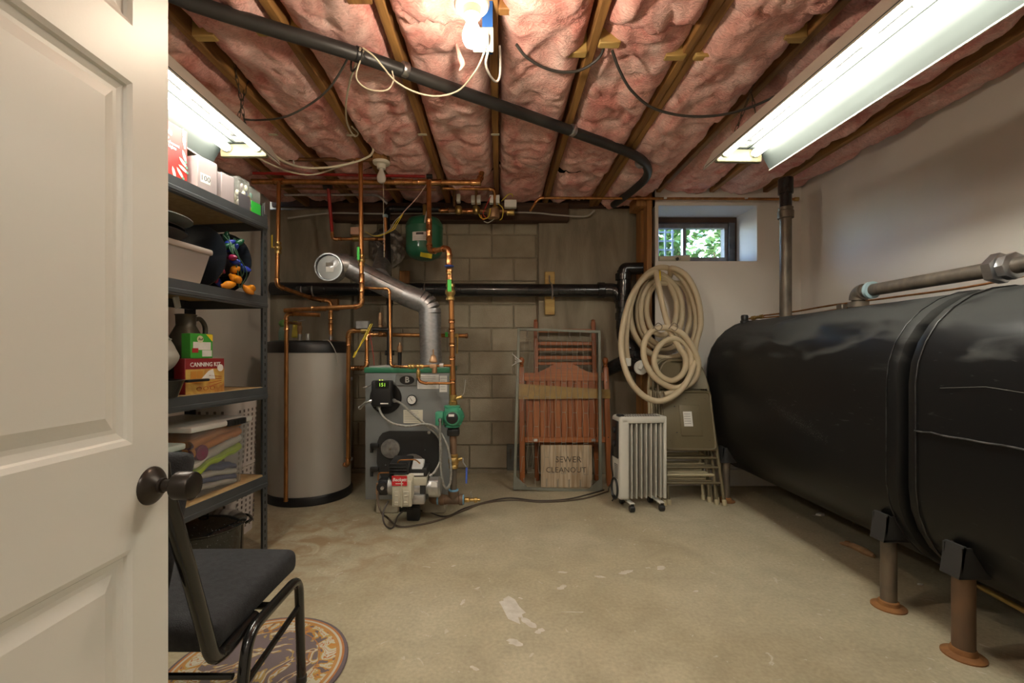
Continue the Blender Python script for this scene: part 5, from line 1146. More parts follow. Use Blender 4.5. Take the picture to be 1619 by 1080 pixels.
# ================================================================== BED PARTS AGAINST THE WALL
ORW = mat('orange_pine_stain', (.37,.125,.034), .42, 0, col2=(.25,.075,.022), vs=3.4, stretch=(14,3,.8), coat=.15)
ORW2 = mat('orange_pine_stain_dark', (.31,.10,.028), .45, 0, col2=(.21,.06,.018), vs=3.4, stretch=(14,3,.8))
RAILW = mat('orange_pine_rail', (.39,.13,.034), .42, 0, col2=(.27,.08,.022), vs=3.4, stretch=(.8,3,14), coat=.15)
# footboard, farthest back: tall ladder-like board
fbw = thing('bed_footboard', 'tall ladder-like orange wood bed end standing against the pilaster', 'bed end', (.56,3.72,0), (-.10,0,0))
X0, X1 = Q(849,0,3.72).x, Q(943,0,3.72).x
cx_ = .56
for x in (X0, X1):
    pb_ = MB().rbox((x-cx_,0,.66),(.036,.036,1.32),.006,2).to('post', ORW2, fbw, local=True)
    MB().lathe([(.012,0),(.016,.006),(.016,.018),(.008,.024),(.001,.026)], (x-cx_,0,1.318), (0,0,1), 12).to('post_tip', ORW2, pb_, local=True)
for z, h in ((1.245,.03),(1.135,.03),(1.085,.025),(1.015,.03),(.965,.025),(.45,.05),(.30,.05)):
    MB().rbox(((X0+X1)/2-cx_,0,z),(X1-X0-.03,.018,h),.004,1).to('rail', RAILW, fbw, local=True)
# second footboard legs seen low down
# headboard with arched top and beadboard planks
hb = thing('bed_headboard', 'orange wood bed headboard with arched top and planked panel', 'headboard', (.52,3.56,0), (-.13,0,0))
hx0, hx1 = .178, .862
def L(x): return x-.52
for x in (hx0, hx1):
    pst = MB().rbox((L(x),0,.48),(.042,.042,.92),.006,2).to('post', ORW, hb, local=True)
    MB().lathe([(.018,0),(.014,.010),(.019,.022),(.014,.032),(.020,.045),(.024,.062),(.019,.080),(.008,.088),(.001,.089)], (L(x),0,.935), (0,0,1), 16).to('finial', ORW, pst, local=True)
    MB().lathe([(.012,0),(.020,.015),(.016,.035)], (L(x),0,-.003), (0,0,1), 14).to('turned_foot', ORW, pst, local=True)
w_ = hx1-hx0-.042; n_ = 26; pts = [(-w_/2+.0,.83)]+[(w_/2,.83)]
top = [(w_/2-w_*k/n_, .895+.085*max(0, math.sin(PI*min(1,max(0,(k/n_-.16)/.68))))**1.3) for k in range(n_+1)]
MB().prism([(L(.52)+a, b) for a, b in pts+top], .022, Matrix.Translation((0,-.011,0))).to('arched_rail', RAILW, hb, local=True)
MB().rbox((0,0,.36),(w_,.022,.045),.004,1).to('lower_rail', RAILW, hb, local=True)
for i in range(11):
    a = -w_/2+.012+i*(w_-.024)/11; ww = (w_-.024)/11
    MB().rbox((a+ww/2,.002,.607),(ww-.005,.012,.455),.003,1).to('plank', ORW if i % 3 else ORW2, hb, local=True)
MB().rbox((0,.009,.607),(w_-.02,.006,.455),.001,1).to('backing', ORW2, hb, local=True)
for x in (.285, .745): MB().rbox((L(x),-.016,.358),(.034,.006,.022),.002,1).to('bracket_plate', CHROME, hb, local=True)
for bz_ in (.82,.38): MB().lathe([(.005,0),(.005,.002)], (L(hx1),-.022,bz_), (0,-1,0), 8).to('bolt_hole', BLACK, hb, local=True)
# packing tape wrapped round the boards
tp = MB()
def tape(u, v):
    x = L(hx0)-.024+(hx1-hx0+.048)*u
    return Vector((x, -.028-.002*math.sin(u*9), .70-.012*u+(.125-.055*u)*v-.02*(1-u)))
tp.grid(tape, 16, 2).to('packing_tape', mat('packing_tape', (.34,.22,.07), .16, 0, col2=(.26,.16,.05), vs=18, coat=.6), hb, local=True)
# grey spring frame in front of the others
gf = thing('cot_spring_frame', 'grey metal bed spring frame with wire links leaning on the headboard', 'bed spring', (.44,3.43,0), (-.20,.035,0))
GFM = mat('grey_green_frame', (.20,.205,.165), .5, .3, col2=(.16,.16,.125), vs=12)
fw, fh_ = .655, 1.27
for x in (-fw/2, fw/2):
    MB().rbox((x,0,fh_/2),(.022,.012,fh_),.002,1).to('side_rail', GFM, gf, local=True)
    MB().rbox((x+(.008 if x < 0 else -.008),.014,fh_/2),(.006,.026,fh_),.001,1).to('side_flange', GFM, gf, local=True)
for z in (.012, fh_-.012):
    MB().rbox((0,0,z),(fw,.012,.022),.002,1).to('end_rail', GFM, gf, local=True)
for x in (-1,1):
    MB().add([(x*fw/2,-.007,.0),(x*(fw/2-.10),-.007,.02),(x*(fw/2),-.007,.11),(x*fw/2,-.003,.0),(x*(fw/2-.10),-.003,.02),(x*(fw/2),-.003,.11)],[(0,1,2),(3,5,4),(0,3,4,1),(1,4,5,2),(2,5,3,0)]).to('corner_gusset', GFM, gf, local=True, smooth=False)
WIRE = mat('spring_wire', (.33,.31,.25), .45, .4)
cols_ = 7; rws = 9
px_ = [-fw/2+.07+i*(fw-.14)/(cols_-1) for i in range(cols_)]
zt, zb_ = fh_-.09, .13; pitch = (zt-zb_)/rws
for i, x in enumerate(px_):
    for zz, s in ((fh_-.05,1),(.06,-1)):
        sp = MB(); pts = [Vector((x+.006*math.cos(k*1.3), -.002+.006*math.sin(k*1.3), zz-.03+.06*k/34)) for k in range(35)]
        sp.tube(pts, .0018, 5).to('coil_spring', WIRE, gf, local=True)
wires = MB()
for r in range(rws+1):
    z = zt-r*pitch; nxt = z-pitch
    for i, x in enumerate(px_):
        o = 0 if r % 2 == 0 else .5*(fw-.14)/(cols_-1)
        xa = x+o
        if xa > fw/2-.03: continue
        wires.tube([(xa-.016,-.001,z),(xa+.016,-.001,z)], .0019, 5)
        if r < rws:
            hw = .5*(fw-.14)/(cols_-1)
            for s in (-1,1):
                xb = xa+s*(hw-.016)
                if abs(xb) < fw/2: wires.tube([(xa+s*.016,-.001,z),(xb,-.001,nxt)], .0017, 5)
    wires.tube([(-fw/2,-.001,z),(-fw/2+.03,-.001,z)], .0012, 4).tube([(fw/2-.03,-.001,z),(fw/2,-.001,z)], .0012, 4)
wires.to('wire_links', WIRE, gf, local=True, kind='stuff')
bw = MB()
for k in range(7):
    a = k*.9; bw.tube(catmull([(-fw/2+.03,-.012,.99),(-fw/2-.01+.012*math.cos(a),-.016,.995+.02*math.sin(a)),(-fw/2-.03+.02*math.cos(a*2),-.014,1.0+.05*math.sin(a))], 4), .003, 5)
bw.to('rag_tie', PAPER, gf, local=True, kind='stuff')
# plywood sign
sg = thing('sewer_cleanout_board', 'plywood board with SEWER CLEANOUT handwritten leaning behind the spring frame', 'sign', (Q(896,0,3.52).x,3.52,0), (-.10,0,0))
PLY = mat('weathered_plywood', (.56,.46,.33), .7, 0, col2=(.32,.22,.125), vs=4, stretch=(9,1,.6), dist=.8)
MB().rbox((0,0,.165),(.40,.012,.325),.002,1).to('board', PLY, sg, local=True)
INK = mat('marker_ink', (.07,.05,.035), .8)
text(sg, 'SEWER', basis((.015,-.0068,.215),(1,0,0),(0,0,1),(0,-1,0)), .066, INK, local=True)
text(sg, 'CLEANOUT', basis((-.005,-.0068,.135),(1,0,0),(0,0,1),(0,-1,0)), .060, INK, local=True)
# ================================================================== OIL FILLED RADIATOR
hw = thing('oil_radiator', 'white oil filled radiator heater with black control side on casters', 'heater', (.945,3.07,0), (0,0,math.radians(6)))
HWM = mat('heater_white', (.60,.585,.53), .4, 0, col2=(.56,.545,.49), vs=4)
FINM = mat('heater_fin_enamel', (.50,.485,.43), .38)
W2, H0, H1, DP = .325, .075, .625, .15
MB().rbox((-W2/2+.034,0,(H0+H1)/2),(.070,DP,H1-H0),.018,3).to('control_housing', HWM, hw, local=True)
MB().rbox((W2/2-.008,0,(H0+H1)/2),(.022,DP-.01,H1-H0),.008,2).to('end_panel', HWM, hw, local=True)
MB().rbox((.0,0,H1-.022),(W2-.02,DP,.045),.010,2).to('top_cover', HWM, hw, local=True)
for i in range(14):
    for j in range(3): MB().box((-.115+i*.018,-.045+j*.045,H1+.0008),(.009,.028,.002)).to('grille_slot', PRINT, hw, local=True, smooth=False)
for i in range(7):
    x = -.075+i*.0335
    MB().rbox((x,0,(H0+H1)/2-.02),(.0085,DP-.012,H1-H0-.05),.005,2).to('fin', FINM, hw, local=True)
for hz_ in (H0+.06,H1-.13): MB().rbox((.03,.05,hz_),(.24,.03,.05),.01,2).to('header_pipe', FINM, hw, local=True)
MB().rbox((-W2/2-.003,-.0,.47),(.014,.115,.25),.006,2).to('control_panel', BLACK, hw, local=True)
for z in (.53,.44): MB().lathe([(.022,0),(.022,.010),(.018,.014),(.001,.015)], (-W2/2-.009,0,z), (-1,0,0), 18).to('dial', BLACK, hw, local=True)
MB().rbox((-W2/2+.02,-.03,H1+.006),(.04,.05,.014),.004,1).to('carry_grip', BLACK, hw, local=True)
for k in range(9): MB().box((-W2/2-.0012,-.01,.30-k*.011),(.002,.06,.005)).to('side_vent', PRINT, hw, local=True, smooth=False)
cr = MB(); 
for k in range(4): cr.tube([(-W2/2-.012+.002*k,.055*math.cos(a),.135+.07*math.sin(a)) for a in [2*PI*q/20 for q in range(21)]], .0045, 6, False)
cr.to('wound_cord', BLACK, hw, local=True)
for x in (-.085,.12):
    bz_ = MB().rbox((x,0,.055),(.035,.19,.014),.004,1).to('caster_bar', HWM, hw, local=True)
    for y in (-.088,.088):
        MB().lathe([(.018,-.016),(.0215,-.012),(.0215,.012),(.018,.016)], (x,y,.0225), (1,0,0), 18).to('caster', BLACK, bz_, local=True)
        MB().box((x,y,.045),(.02,.02,.02)).to('caster_fork', BLACKMET, bz_, local=True, smooth=False)
cord('black power cord dropping beside the radiator to the floor', [P(968,690,3.1),P(966,730,3.1),P(969,757,3.12),fz(962,776,.006),fz(972,785,.006),fz(968,793,.006)], .0045, BLACK)
# ================================================================== FOLDING CHAIRS
TAN = mat('tan_chair_paint', (.165,.135,.078), .38, .15, col2=(.15,.122,.07), vs=4)
TAN2 = mat('cream_chair_paint', (.50,.44,.29), .4, .1, col2=(.45,.39,.25), vs=4)
def folding_chair(label, loc, rot, m, tagp=True, back=None):
    t = thing('folding_chair', label, 'chair', loc, rot)
    # back frame: tall inverted U
    pth, _ = fillet([(-.205,.0,.0),(-.180,.0,.86),(-.13,.0,1.02),(.13,.0,1.02),(.180,.0,.86),(.205,.0,.0)], .13, 8)
    MB().tube(pth, .0115, 10).to('back_frame', m, t, local=True)
    pth, _ = fillet([(-.165,.03,.01),(-.172,.03,.66),(.172,.03,.66),(.165,.03,.01)], .06, 6)
    MB().tube(pth, .0105, 10).to('leg_frame', m, t, local=True)
    for x, y in ((-.205,0),(.205,0),(-.165,.03),(.165,.03)):
        MB().lathe([(.014,-.012),(.0150,-.010),(.0150,.025),(.0125,.028)], (x,y,.008), (0,0,1), 12).to('foot_cap', TAN2, t, local=True)
    # backrest: curved plate filling the top of the frame
    def bk(u, v):
        z = .805+.205*v; w = .172 if z < .88 else .172*math.sqrt(max(.02, 1-((z-.88)/.155)**2))
        x = -w+2*w*u; return Vector((x, -.012+.02*(1-(2*u-1)**2), z))
    b = MB().grid(bk, 16, 10); b.grid(lambda u, v: bk(u, v)+Vector((0,.004,0)), 16, 10)
    b.to('backrest', back or m, t, local=True)
    # seat pan folded flat: dished pan with rolled rim
    s = MB().rbox((0,-.020,.575),(.372,.012,.425),.03,4)
    st_ = s.to('seat', m, t, local=True)
    rim, _ = fillet([(-.178,-.028,.50),(-.178,-.028,.372),(.178,-.028,.372),(.178,-.028,.780),(-.178,-.028,.780),(-.178,-.028,.50)], .035, 6)
    MB().tube(rim, .0085, 8).to('seat_rim', m, st_, local=True)
    if tagp:
        MB().rbox((.02,-.0285,.575),(.15,.006,.22),.05,3).to('pressed_ring', m, st_, local=True)
        for x in (-.085,.085):
            for z in (.49,.675): MB().lathe([(.005,0),(.005,.0008)], (x,-.0264,z), (0,-1,0), 8).to('rivet_hole', PRINT, st_, local=True)
        for x in (-.14,.14,0.):
            for z in (.435,.73):
                if x or z > .5: MB().lathe([(.003,0),(.003,.0008)], (x,-.0264,z), (0,-1,0), 6).to('rivet_hole', PRINT, st_, local=True)
        MB().box((.0,-.0325,.585),(.062,.001,.105)).to('care_tag', PAPER, st_, local=True, smooth=False)
        for k in range(5): MB().box((-.004,-.0333,.62-k*.017),(.046,.0006,.004)).to('print_line', mat('print_grey', (.30,.29,.28), .7), st_, local=True, smooth=False)
    for z, w, y in ((.315,.19,0),(.25,.19,0),(.20,.168,.03),(.145,.20,0)):
        MB().tube([(-w,y,z),(w,y,z)], .0075 if y == 0 else .011, 8).to('crossbar', m if y == 0 else TAN2, t, local=True)
    return t
tilt = -.25
BKG = mat('patterned_chair_back', (.33,.32,.22), .6, 0, col2=(.42,.41,.30), vs=16, dist=2)
folding_chair('tan folding chair at the front of the folded stack with a paper tag', (1.338,3.10,.005), (tilt,0,0), TAN)
for i, lb in enumerate(('tan folding chair second in the folded stack by the window wall','cream edged folding chair third in the folded stack','folding chair at the back of the folded stack with patterned backrest')):
    folding_chair(lb, (1.315-.022*i+(.05 if i == 2 else 0),3.155+.052*i,.005), (tilt+.02*(i+1),0,0), TAN if i == 0 else TAN2, False, BKG if i == 2 else None)
# ================================================================== COILED HOSE
HOSE = mat('beige_vacuum_hose', (.52,.43,.29), .5, 0, col2=(.46,.37,.24), vs=6)
hs = thing('vacuum_hose', 'long beige pool vacuum hose coiled and hung on a yellow hook', 'hose', Q(1043,440,3.5))
pts = [Q(992,566,3.36)]
pts += [Q(x,y,Y) for x,y,Y in ((990,548,3.36),(991,520,3.37),(998,480,3.38),(1012,446,3.40),(1034,426,3.42),(1056,424,3.43),(1078,440,3.43),(1094,470,3.43),(1101,505,3.42),(1095,540,3.42),(1078,560,3.42),(1052,566,3.42),(1024,556,3.42),(1004,530,3.42),(996,495,3.43),(1003,462,3.44),(1020,440,3.45),(1044,433,3.46))]
for cx, rx, ty, by, Y in ((1046,33,440,545,3.465),(1046,24,447,530,3.475),(1050,42,436,552,3.49)):
    for k in range(1,13):
        a = 2*PI*k/12+.2; pts.append(Q(cx+rx*math.sin(a), (ty+by)/2-(by-ty)/2*math.cos(a), Y-.0))
pts += [Q(x,y,Y) for x,y,Y in ((1062,424,3.40),(1085,436,3.38),(1102,468,3.37),(1108,510,3.37),(1100,545,3.36),(1096,580,3.24),(1078,615,3.19),(1050,633,3.17),(1024,630,3.18),(1000,608,3.20),(986,575,3.24),(982,540,3.29),(988,500,3.34),(1000,465,3.37),(1020,438,3.38),(1036,430,3.37),
       (1040,445,3.34),(1048,485,3.32),(1060,525,3.30),(1074,550,3.29),(1084,568,3.28),(1080,590,3.27),(1062,602,3.27),(1042,592,3.27),(1034,570,3.275),(1042,548,3.285),(1060,536,3.29),(1080,540,3.28),(1092,560,3.27),(1092,590,3.255),(1080,610,3.25),(1060,612,3.25),(1036,598,3.25),(1020,572,3.255),(1018,545,3.265),(1030,524,3.28),(1052,518,3.27),(1076,526,3.255),(1094,548,3.25),(1104,575,3.25),(1098,600,3.25),(1075,616,3.25),(1050,624,3.25))]
p_ = catmull(pts, 9)
MB().tube(p_, [.0215*(1 if i % 2 else .965) for i in range(len(p_))], 12).to('hose', HOSE, hs)
MB().lathe([(.022,0),(.026,.004),(.026,.055),(.023,.06)], Q(992,566,3.36), (0,0,-1), 16).to('cuff', WHITEPL, hs)
MB().lathe([(.019,0),(.019,.03)], Q(991,577,3.36), (0,0,-1), 14).to('cuff_end', BLACK, hs)
for a in ((1065,520),(1040,520)):
    MB().tube(catmull([Q(a[0]-8,a[1],3.24),Q(a[0],a[1]-9,3.24),Q(a[0]+7,a[1]-4,3.24),Q(a[0]+2,a[1]+3,3.24),Q(a[0]-6,a[1]-2,3.25)], 5), .003, 6).to('wire_tie', STEEL, hs)
hk = thing('yellow_hook', 'yellow hook on the stud that carries the coiled hose', 'hook', Q(1043,440,3.5))
MB().tube(catmull([Q(1040,430,3.60),Q(1043,428,3.45),Q(1043.5,432,3.345),Q(1043.5,446,3.33),Q(1043.5,452,3.34)], 6), .006, 8).to('hook', YELLOWH, hk)
# PVC fitting resting on the window sill
pf = thing('pvc_fitting', 'cream plastic pipe fitting lying on the window sill', 'pipe fitting', Q(1062,409,3.64))
MB().cyl(Q(1041,409,3.64), Q(1068,409,3.64), .022, n=18).to('pipe', mat('cream_pvc', (.60,.55,.42), .4), pf)
MB().lathe([(.026,0),(.027,.004),(.027,.11),(.025,.114)], Q(1067,409,3.64), (1,0,0), 18).to('coupling', mat('cream_pvc', (.60,.55,.42), .4), pf)
MB().lathe([(.020,0),(.021,.03),(.017,.03),(.016,.01)], Q(1071,409,3.62), (0,-1,-.15), 18).to('side_outlet', mat('cream_pvc', (.60,.55,.42), .4), pf)
MB().lathe([(.0135,0),(.0135,.002),(.001,.002)], Q(1071,409.5,3.588), (0,-1,-.15), 14).to('outlet_bore', PRINT, pf)
# ================================================================== STEEL SHELVING UNIT
SA = math.radians(-97.6); SO = Vector((-1.235, 2.40, 0))
MS = Matrix.Translation(SO) @ Matrix.Rotation(SA, 4, 'Z')
def SL(d, w, z): return MS @ Vector((d, -w, z))       # d: from the far post towards the door, w: depth from the front edge
SW, SD, SH_ = 1.05, .455, 1.83
LV = [1.757, 1.343, .865, .400]
SST = mat('shelf_grey_steel', (.105,.115,.125), .36, .45, col2=(.085,.093,.10), vs=6)
PB = mat('particle_board', (.50,.34,.16), .7, 0, col2=(.40,.26,.115), vs=40, detail=8)
su = thing('shelving_unit', 'grey steel shelving unit with particle board shelves behind the door', 'shelving', SO, (0,0,SA))
SLOT = mat('post_slot_dark', (.01,.01,.01), .7)
for d in (0, SW):
    for w in (0, SD):
        sx = 1 if d == 0 else -1; sy = -1 if w == 0 else 1
        p = MB().box((d+sx*.0165-.0,-w-sy*0,SH_/2),(.036,.0022,SH_)).box((d-.001*sx,-w+sy*.0175,SH_/2),(.0022,.036,SH_)).to('post', SST, su, local=True, smooth=False)
        if d == 0 and w == 0:
            for k in range(47):
                z = .03+k*.0382
                MB().box((.017,.0013,z),(.008,.0006,.016)).to('post_slot', SLOT, p, local=True, smooth=False)
                MB().box((-.0013-.001,-.017,z),(.0006,.008,.016)).to('post_slot', SLOT, p, local=True, smooth=False)
for z in LV:
    MB().rbox((SW/2,-SD/2,z-.008),(SW-.006,SD-.010,.016),.001,1).to('shelf_board', PB, su, local=True)
    for w, s in ((-.002,1),(SD+.002,-1)):
        b = MB(); y = -w
        b.box((SW/2,y,z-.030),(SW,.003,.062)).box((SW/2,y-s*.012,z-.060),(SW,.022,.003)).rbox((SW/2,y+s*.0025,z-.046),(SW,.006,.018),.002,1)
        b.to('beam', SST, su, local=True, smooth=False)
    for d in (.0,SW):
        MB().box((d,-SD/2,z-.030),(.003,SD,.062)).to('side_beam', SST, su, local=True, smooth=False)
MB().box((.012,.0025,LV[0]+.05),(.022,.002,.06)).to('post_clip', CHROME, su, local=True, smooth=False)
def item(name, label, cat, d, w, z, rz=0., group=None):
    p = SL(d, w, z); return thing(name, label, cat, p, (0,0,SA+rz), group)
# ---------------------------------------------------------------- top shelf
REDB = mat('red_carton', (.36,.014,.012), .5, 0, col2=(.42,.03,.02), vs=4)
BULBI = mat('printed_bulb', (.70,.68,.55), .5); BULBG = mat('printed_bulb_socket', (.10,.26,.20), .5)
t = item('light_carton', 'red carton of 300 clear mini lights on the top shelf', 'box', .615, .085, LV[0])
MB().rbox((0,0,.118),(.29,.085,.235),.002,1).to('carton', REDB, t, local=True)
def onface(x, z, y=.0435): return basis((x, y, z), (-1,0,0), (0,0,1), (0,1,0))
text(t, '300', onface(-.045,.190), .030, PAPER, local=True, bold=.0004, align='CENTER')
text(t, 'Clear\nIncandescent\nMini Lights', onface(-.016,.152), .0165, PAPER, local=True, align='LEFT', bold=.0004)
MB().box((-.032,.0432,.220),(.03,.001,.020)).to('logo_patch', PAPER, t, local=True, smooth=False)
import itertools
k_ = 0
for x, z, a in ((-.126,.185,.15),(-.127,.125,.35),(-.120,.095,.9),(-.12,.068,1.2),(-.105,.045,.75),(-.075,.035,.3),(-.035,.030,0),(.005,.035,-.4),(.045,.045,-.8),(.065,.075,-1.2),(.07,.105,-1.5),(-.125,.215,.2)):
    M_ = basis((x,.0436,z),(math.cos(a),0,-math.sin(a)),(0,1,0),(math.sin(a),0,math.cos(a)))
    bp_ = MB().prism([(-.005,-.018),(.005,-.018),(.0075,-.004),(.006,.012),(0,.024),(-.006,.012),(-.0075,-.004)], .0008, M_).to('printed_bulb', BULBI, t, local=True, smooth=False)
    MB().prism([(-.005,-.030),(.005,-.030),(.005,-.018),(-.005,-.018)], .0008, M_).to('printed_socket', BULBG, bp_, local=True, smooth=False)
GREYC = mat('grey_silver_carton', (.30,.25,.255), .4, 0, col2=(.36,.30,.30), vs=6); DKC = mat('dark_grey_carton', (.10,.095,.105), .5)
def carton(label, d, w, z, size, m, side=None, rz=0.):
    t = item('light_carton', label, 'box', d, w, z, rz)
    MB().rbox((0,0,size[2]/2),size,.002,1).to('carton', m, t, local=True)
    if side:
        s = MB().box((-size[0]/2-.0006,0,size[2]/2),(.001,size[1]*.98,size[2]*.98)).to('printed_side', side, t, local=True, smooth=False)
        for q in range(7): MB().box((-size[0]/2-.0014,0,size[2]*.25+q*size[2]*.075),(.0006,size[1]*.7,.003)).to('print_line', mat('print_light', (.30,.29,.30), .6), s, local=True, smooth=False)
    return t
t = carton('pale carton marked 100 beside the red carton', .395, .058, LV[0], (.10,.105,.145), GREYC, DKC, -.10)
text(t, '100', basis((.012,.0535,.055),(-1,0,0),(0,0,1),(0,1,0)), .034, PRINT, local=True)
MB().box((.012,.0531,.055),(.05,.0006,.04)).to('white_panel', PAPER, t, local=True, smooth=False)
carton('small dark grey carton between the pale carton and a clear box', .275, .040, LV[0], (.075,.07,.125), GREYC, DKC, -.08)
CLR = clear_mat('clear_box_plastic', (.62,.63,.60), .16, .12)
def clear_box(label, d, w, z, size, fill, card=None):
    t = item('clear_light_box', label, 'box', d, w, z)
    MB().rbox((0,0,size[2]/2),size,.003,1).to('shell', CLR, t, local=True)
    rn = random.Random(int(d*1000))
    for q in range(14):
        p = Vector((rn.uniform(-.36,.36)*size[0], rn.uniform(-.36,.36)*size[1], rn.uniform(.12,.85)*size[2]))
        MB().sphere(p, .010, n=6, sc=(1,1,1.5)).to('mini_bulb', fill[q % len(fill)], t, local=True)
    if card: MB().box((0,size[1]/2+.0012,size[2]*.25),(size[0]*.96,.001,size[2]*.46)).to('card_insert', card, t, local=True, smooth=False)
    return t
clear_box('tall clear plastic box of mini lights behind the dark carton', .235, .135, LV[0], (.13,.09,.165), (BULBI, mat('frosted_bulb',(.6,.58,.5),.3)))
clear_box('clear plastic box with a dark print card near the shelf end', .165, .050, LV[0], (.085,.085,.15), (BULBI, GREYC), DKC)
clear_box('clear plastic box of coloured lights with bright green card', .075, .050, LV[0], (.075,.08,.13), (mat('bulb_blue',(.03,.08,.5),.3), mat('bulb_yellow',(.7,.5,.05),.3), BULBG), mat('green_card',(.04,.50,.06),.5))
# ---------------------------------------------------------------- second shelf
BINP = clear_mat('milky_bin_plastic', (.50,.46,.46), .62, .25); LIDP = mat('white_bin_lid', (.60,.60,.57), .4)
def tub(t, size, taper, wall, lid, z0=0, mat_=BINP, lidm=None):
    X, Y_, Z = size
    vs = []; rings = [(1-taper, 0.), (1, Z), (1-.02, Z), (1-taper-.03, .004)]
    for k, z in rings:
        vs += [(-X/2*k,-Y_/2*k,z+z0),(X/2*k,-Y_/2*k,z+z0),(X/2*k,Y_/2*k,z+z0),(-X/2*k,Y_/2*k,z+z0)]
    fs = [(0,1,2,3)[::-1]]+[(i*4+q,i*4+(q+1)%4,i*4+4+(q+1)%4,i*4+4+q) for i in range(3) for q in range(4)]+[(12,13,14,15)]
    MB().add(vs, fs).to('tub', mat_, t, local=True, smooth=False)
    if lid: MB().rbox((0,0,z0+Z+.008),(X+.02,Y_+.02,.026),.008,2).to('lid', lidm or LIDP, t, local=True)
t = item('storage_bin', 'milky plastic bin with black trays on the second shelf', 'storage bin', .60, .20, LV[1])
tub(t, (.46,.36,.145), .14, .003, True, lidm=mat('grey_bin_lid',(.40,.35,.32),.45))
t = item('serving_tray', 'stack of dark oval trays lying on the milky bin', 'tray', .60, .15, LV[1]+.170)
for i, (z, r, m) in enumerate(((0,.165,BLACK),(.020,.155,BLACK),(.055,.185,mat('tray_grey',(.13,.14,.13),.3)))):
    MB().lathe([(r*.7,0),(r*.72,.002),(r,.028),(r+.004,.028),(r+.003,.032),(r-.004,.031),(r*.7,.005),(.001,.005)], (0,0,z), (0,0,1), 36).to('tray', m, t, local=True)
# reel of coloured bulbs
t = item('light_reel', 'black cord reel wound with blue and amber christmas bulbs', 'light string', .235, .13, LV[1])
for x, r in ((-.085,.150),(.075,.145)):
    MB().lathe([(.02,-.004),(r-.02,-.004),(r,-.002),(r,.003),(r-.02,.004),(.02,.004)], (x,0,.152), (1,.0,0), 36).to('reel_flange', mat('reel_dark',(.010,.012,.016),.25), t, local=True)
MB().cyl((-.085,0,.152),(.075,0,.152),.07, n=20).to('reel_hub', BLACK, t, local=True)
rn = random.Random(11); BC = [clear_mat('bulb_cobalt',(.02,.04,.30),.9,.1), clear_mat('bulb_plum',(.16,.01,.04),.9,.1), clear_mat('bulb_deepgreen',(.01,.08,.04),.9,.1), clear_mat('bulb_cobalt',(.02,.04,.30),.9,.1)]
AMB = mat('bulb_amber',(.62,.22,.01),.12,0,coat=.5)
for q in range(26):
    a = rn.uniform(0,2*PI); r = rn.uniform(.07,.14); x = rn.uniform(-.06,.06)
    c = Vector((x, r*math.cos(a), .152+r*math.sin(a))); d_ = Vector((rn.uniform(-.6,.6), math.cos(a), math.sin(a))).normalized()
    b_ = MB().lathe([(.006,-.02),(.008,-.012),(.015,.0),(.0165,.012),(.012,.026),(.005,.036),(.001,.038)], c, d_, 12).to('bulb', BC[q % 4], t, local=True)
for (x,y,z) in ((.0,.12,.10),(.012,.125,.065),(-.01,.135,.055),(-.06,.14,.022),(-.09,.145,.020),(.05,.12,.02)):
    MB().lathe([(.008,-.02),(.010,-.012),(.018,.0),(.020,.014),(.014,.03),(.006,.042),(.001,.044)], (x,y,z), (rn.uniform(-.8,.8),.4,rn.uniform(-.6,.2)), 14).to('amber_bulb', AMB, t, local=True)
for k in range(5): MB().tube(catmull([(rn.uniform(-.06,.06),.10,.26),(rn.uniform(-.06,.06),.145,.19),(rn.uniform(-.06,.06),.15,.10),(rn.uniform(-.06,.06),.13,.02)], 6), .003, 6).to('light_wire', mat('dark_green_wire',(.015,.06,.03),.5), t, local=True)
# ---------------------------------------------------------------- third shelf
BAG = mat('grey_canvas', (.42,.40,.35), .85, 0, col2=(.36,.34,.29), vs=7, bump=.2, bs=200)
t = item('canvas_bag', 'slumped pale grey canvas bag on the third shelf', 'bag', .665, .19, LV[2]+.075)
def bagf(u, v):
    a = 2*PI*u; z = .37*v; pr = [.80,1.0,1.02,.98,.90,.78,.62,.42,.12]; i = min(7, int(v*8)); k = pr[i]+(pr[i+1]-pr[i])*(v*8-i)
    f = .05*math.sin(z*38+2*math.sin(a*2))+.05*noise.noise(Vector((math.cos(a)*2,math.sin(a)*2,z*9)))+.03*noise.noise(Vector((math.cos(a)*5,math.sin(a)*5,z*22)))
    return Vector((.23*(k+f)*math.cos(a), .165*(k+f)*math.sin(a), z))
MB().grid(bagf, 48, 36).to('bag_body', BAG, t, local=True, angle=180)
MB().tube([bagf(.06+.38*q/20, .44)+Vector((0,.003,0)) for q in range(21)], .0035, 6).to('bag_seam', BAG, t, local=True)
MB().tube([bagf(.06+.38*q/20, .70)+Vector((0,.003,0)) for q in range(21)], .0035, 6).to('bag_seam', BAG, t, local=True)
MB().rbox((-.17,.12,.32),(.03,.012,.05),.004,1,rot=(0,.3,0)).to('bag_strap', BAG, t, local=True)
t = item('lidded_crate', 'low dark crate holding up the canvas bag', 'crate', .72, .305, LV[2])
MB().rbox((0,0,.037),(.34,.25,.072),.005,1).to('crate_body', BLACK, t, local=True); MB().rbox((0,0,.0705),(.345,.255,.008),.002,1).to('crate_lid', BLACKMET, t, local=True)
t = item('oil_can', 'old tarnished metal oil can with strap handle on the third shelf', 'can', .305, .20, LV[2])
CAN = mat('tarnished_can', (.13,.115,.09), .45, .6, col2=(.075,.066,.052), vs=8)
MB().lathe([(.095,0),(.10,.006),(.098,.03),(.088,.20),(.082,.225),(.045,.30),(.040,.31),(.042,.355),(.046,.36),(.040,.362)], (0,0,0), (0,0,1), 32).to('can_body', CAN, t, local=True)
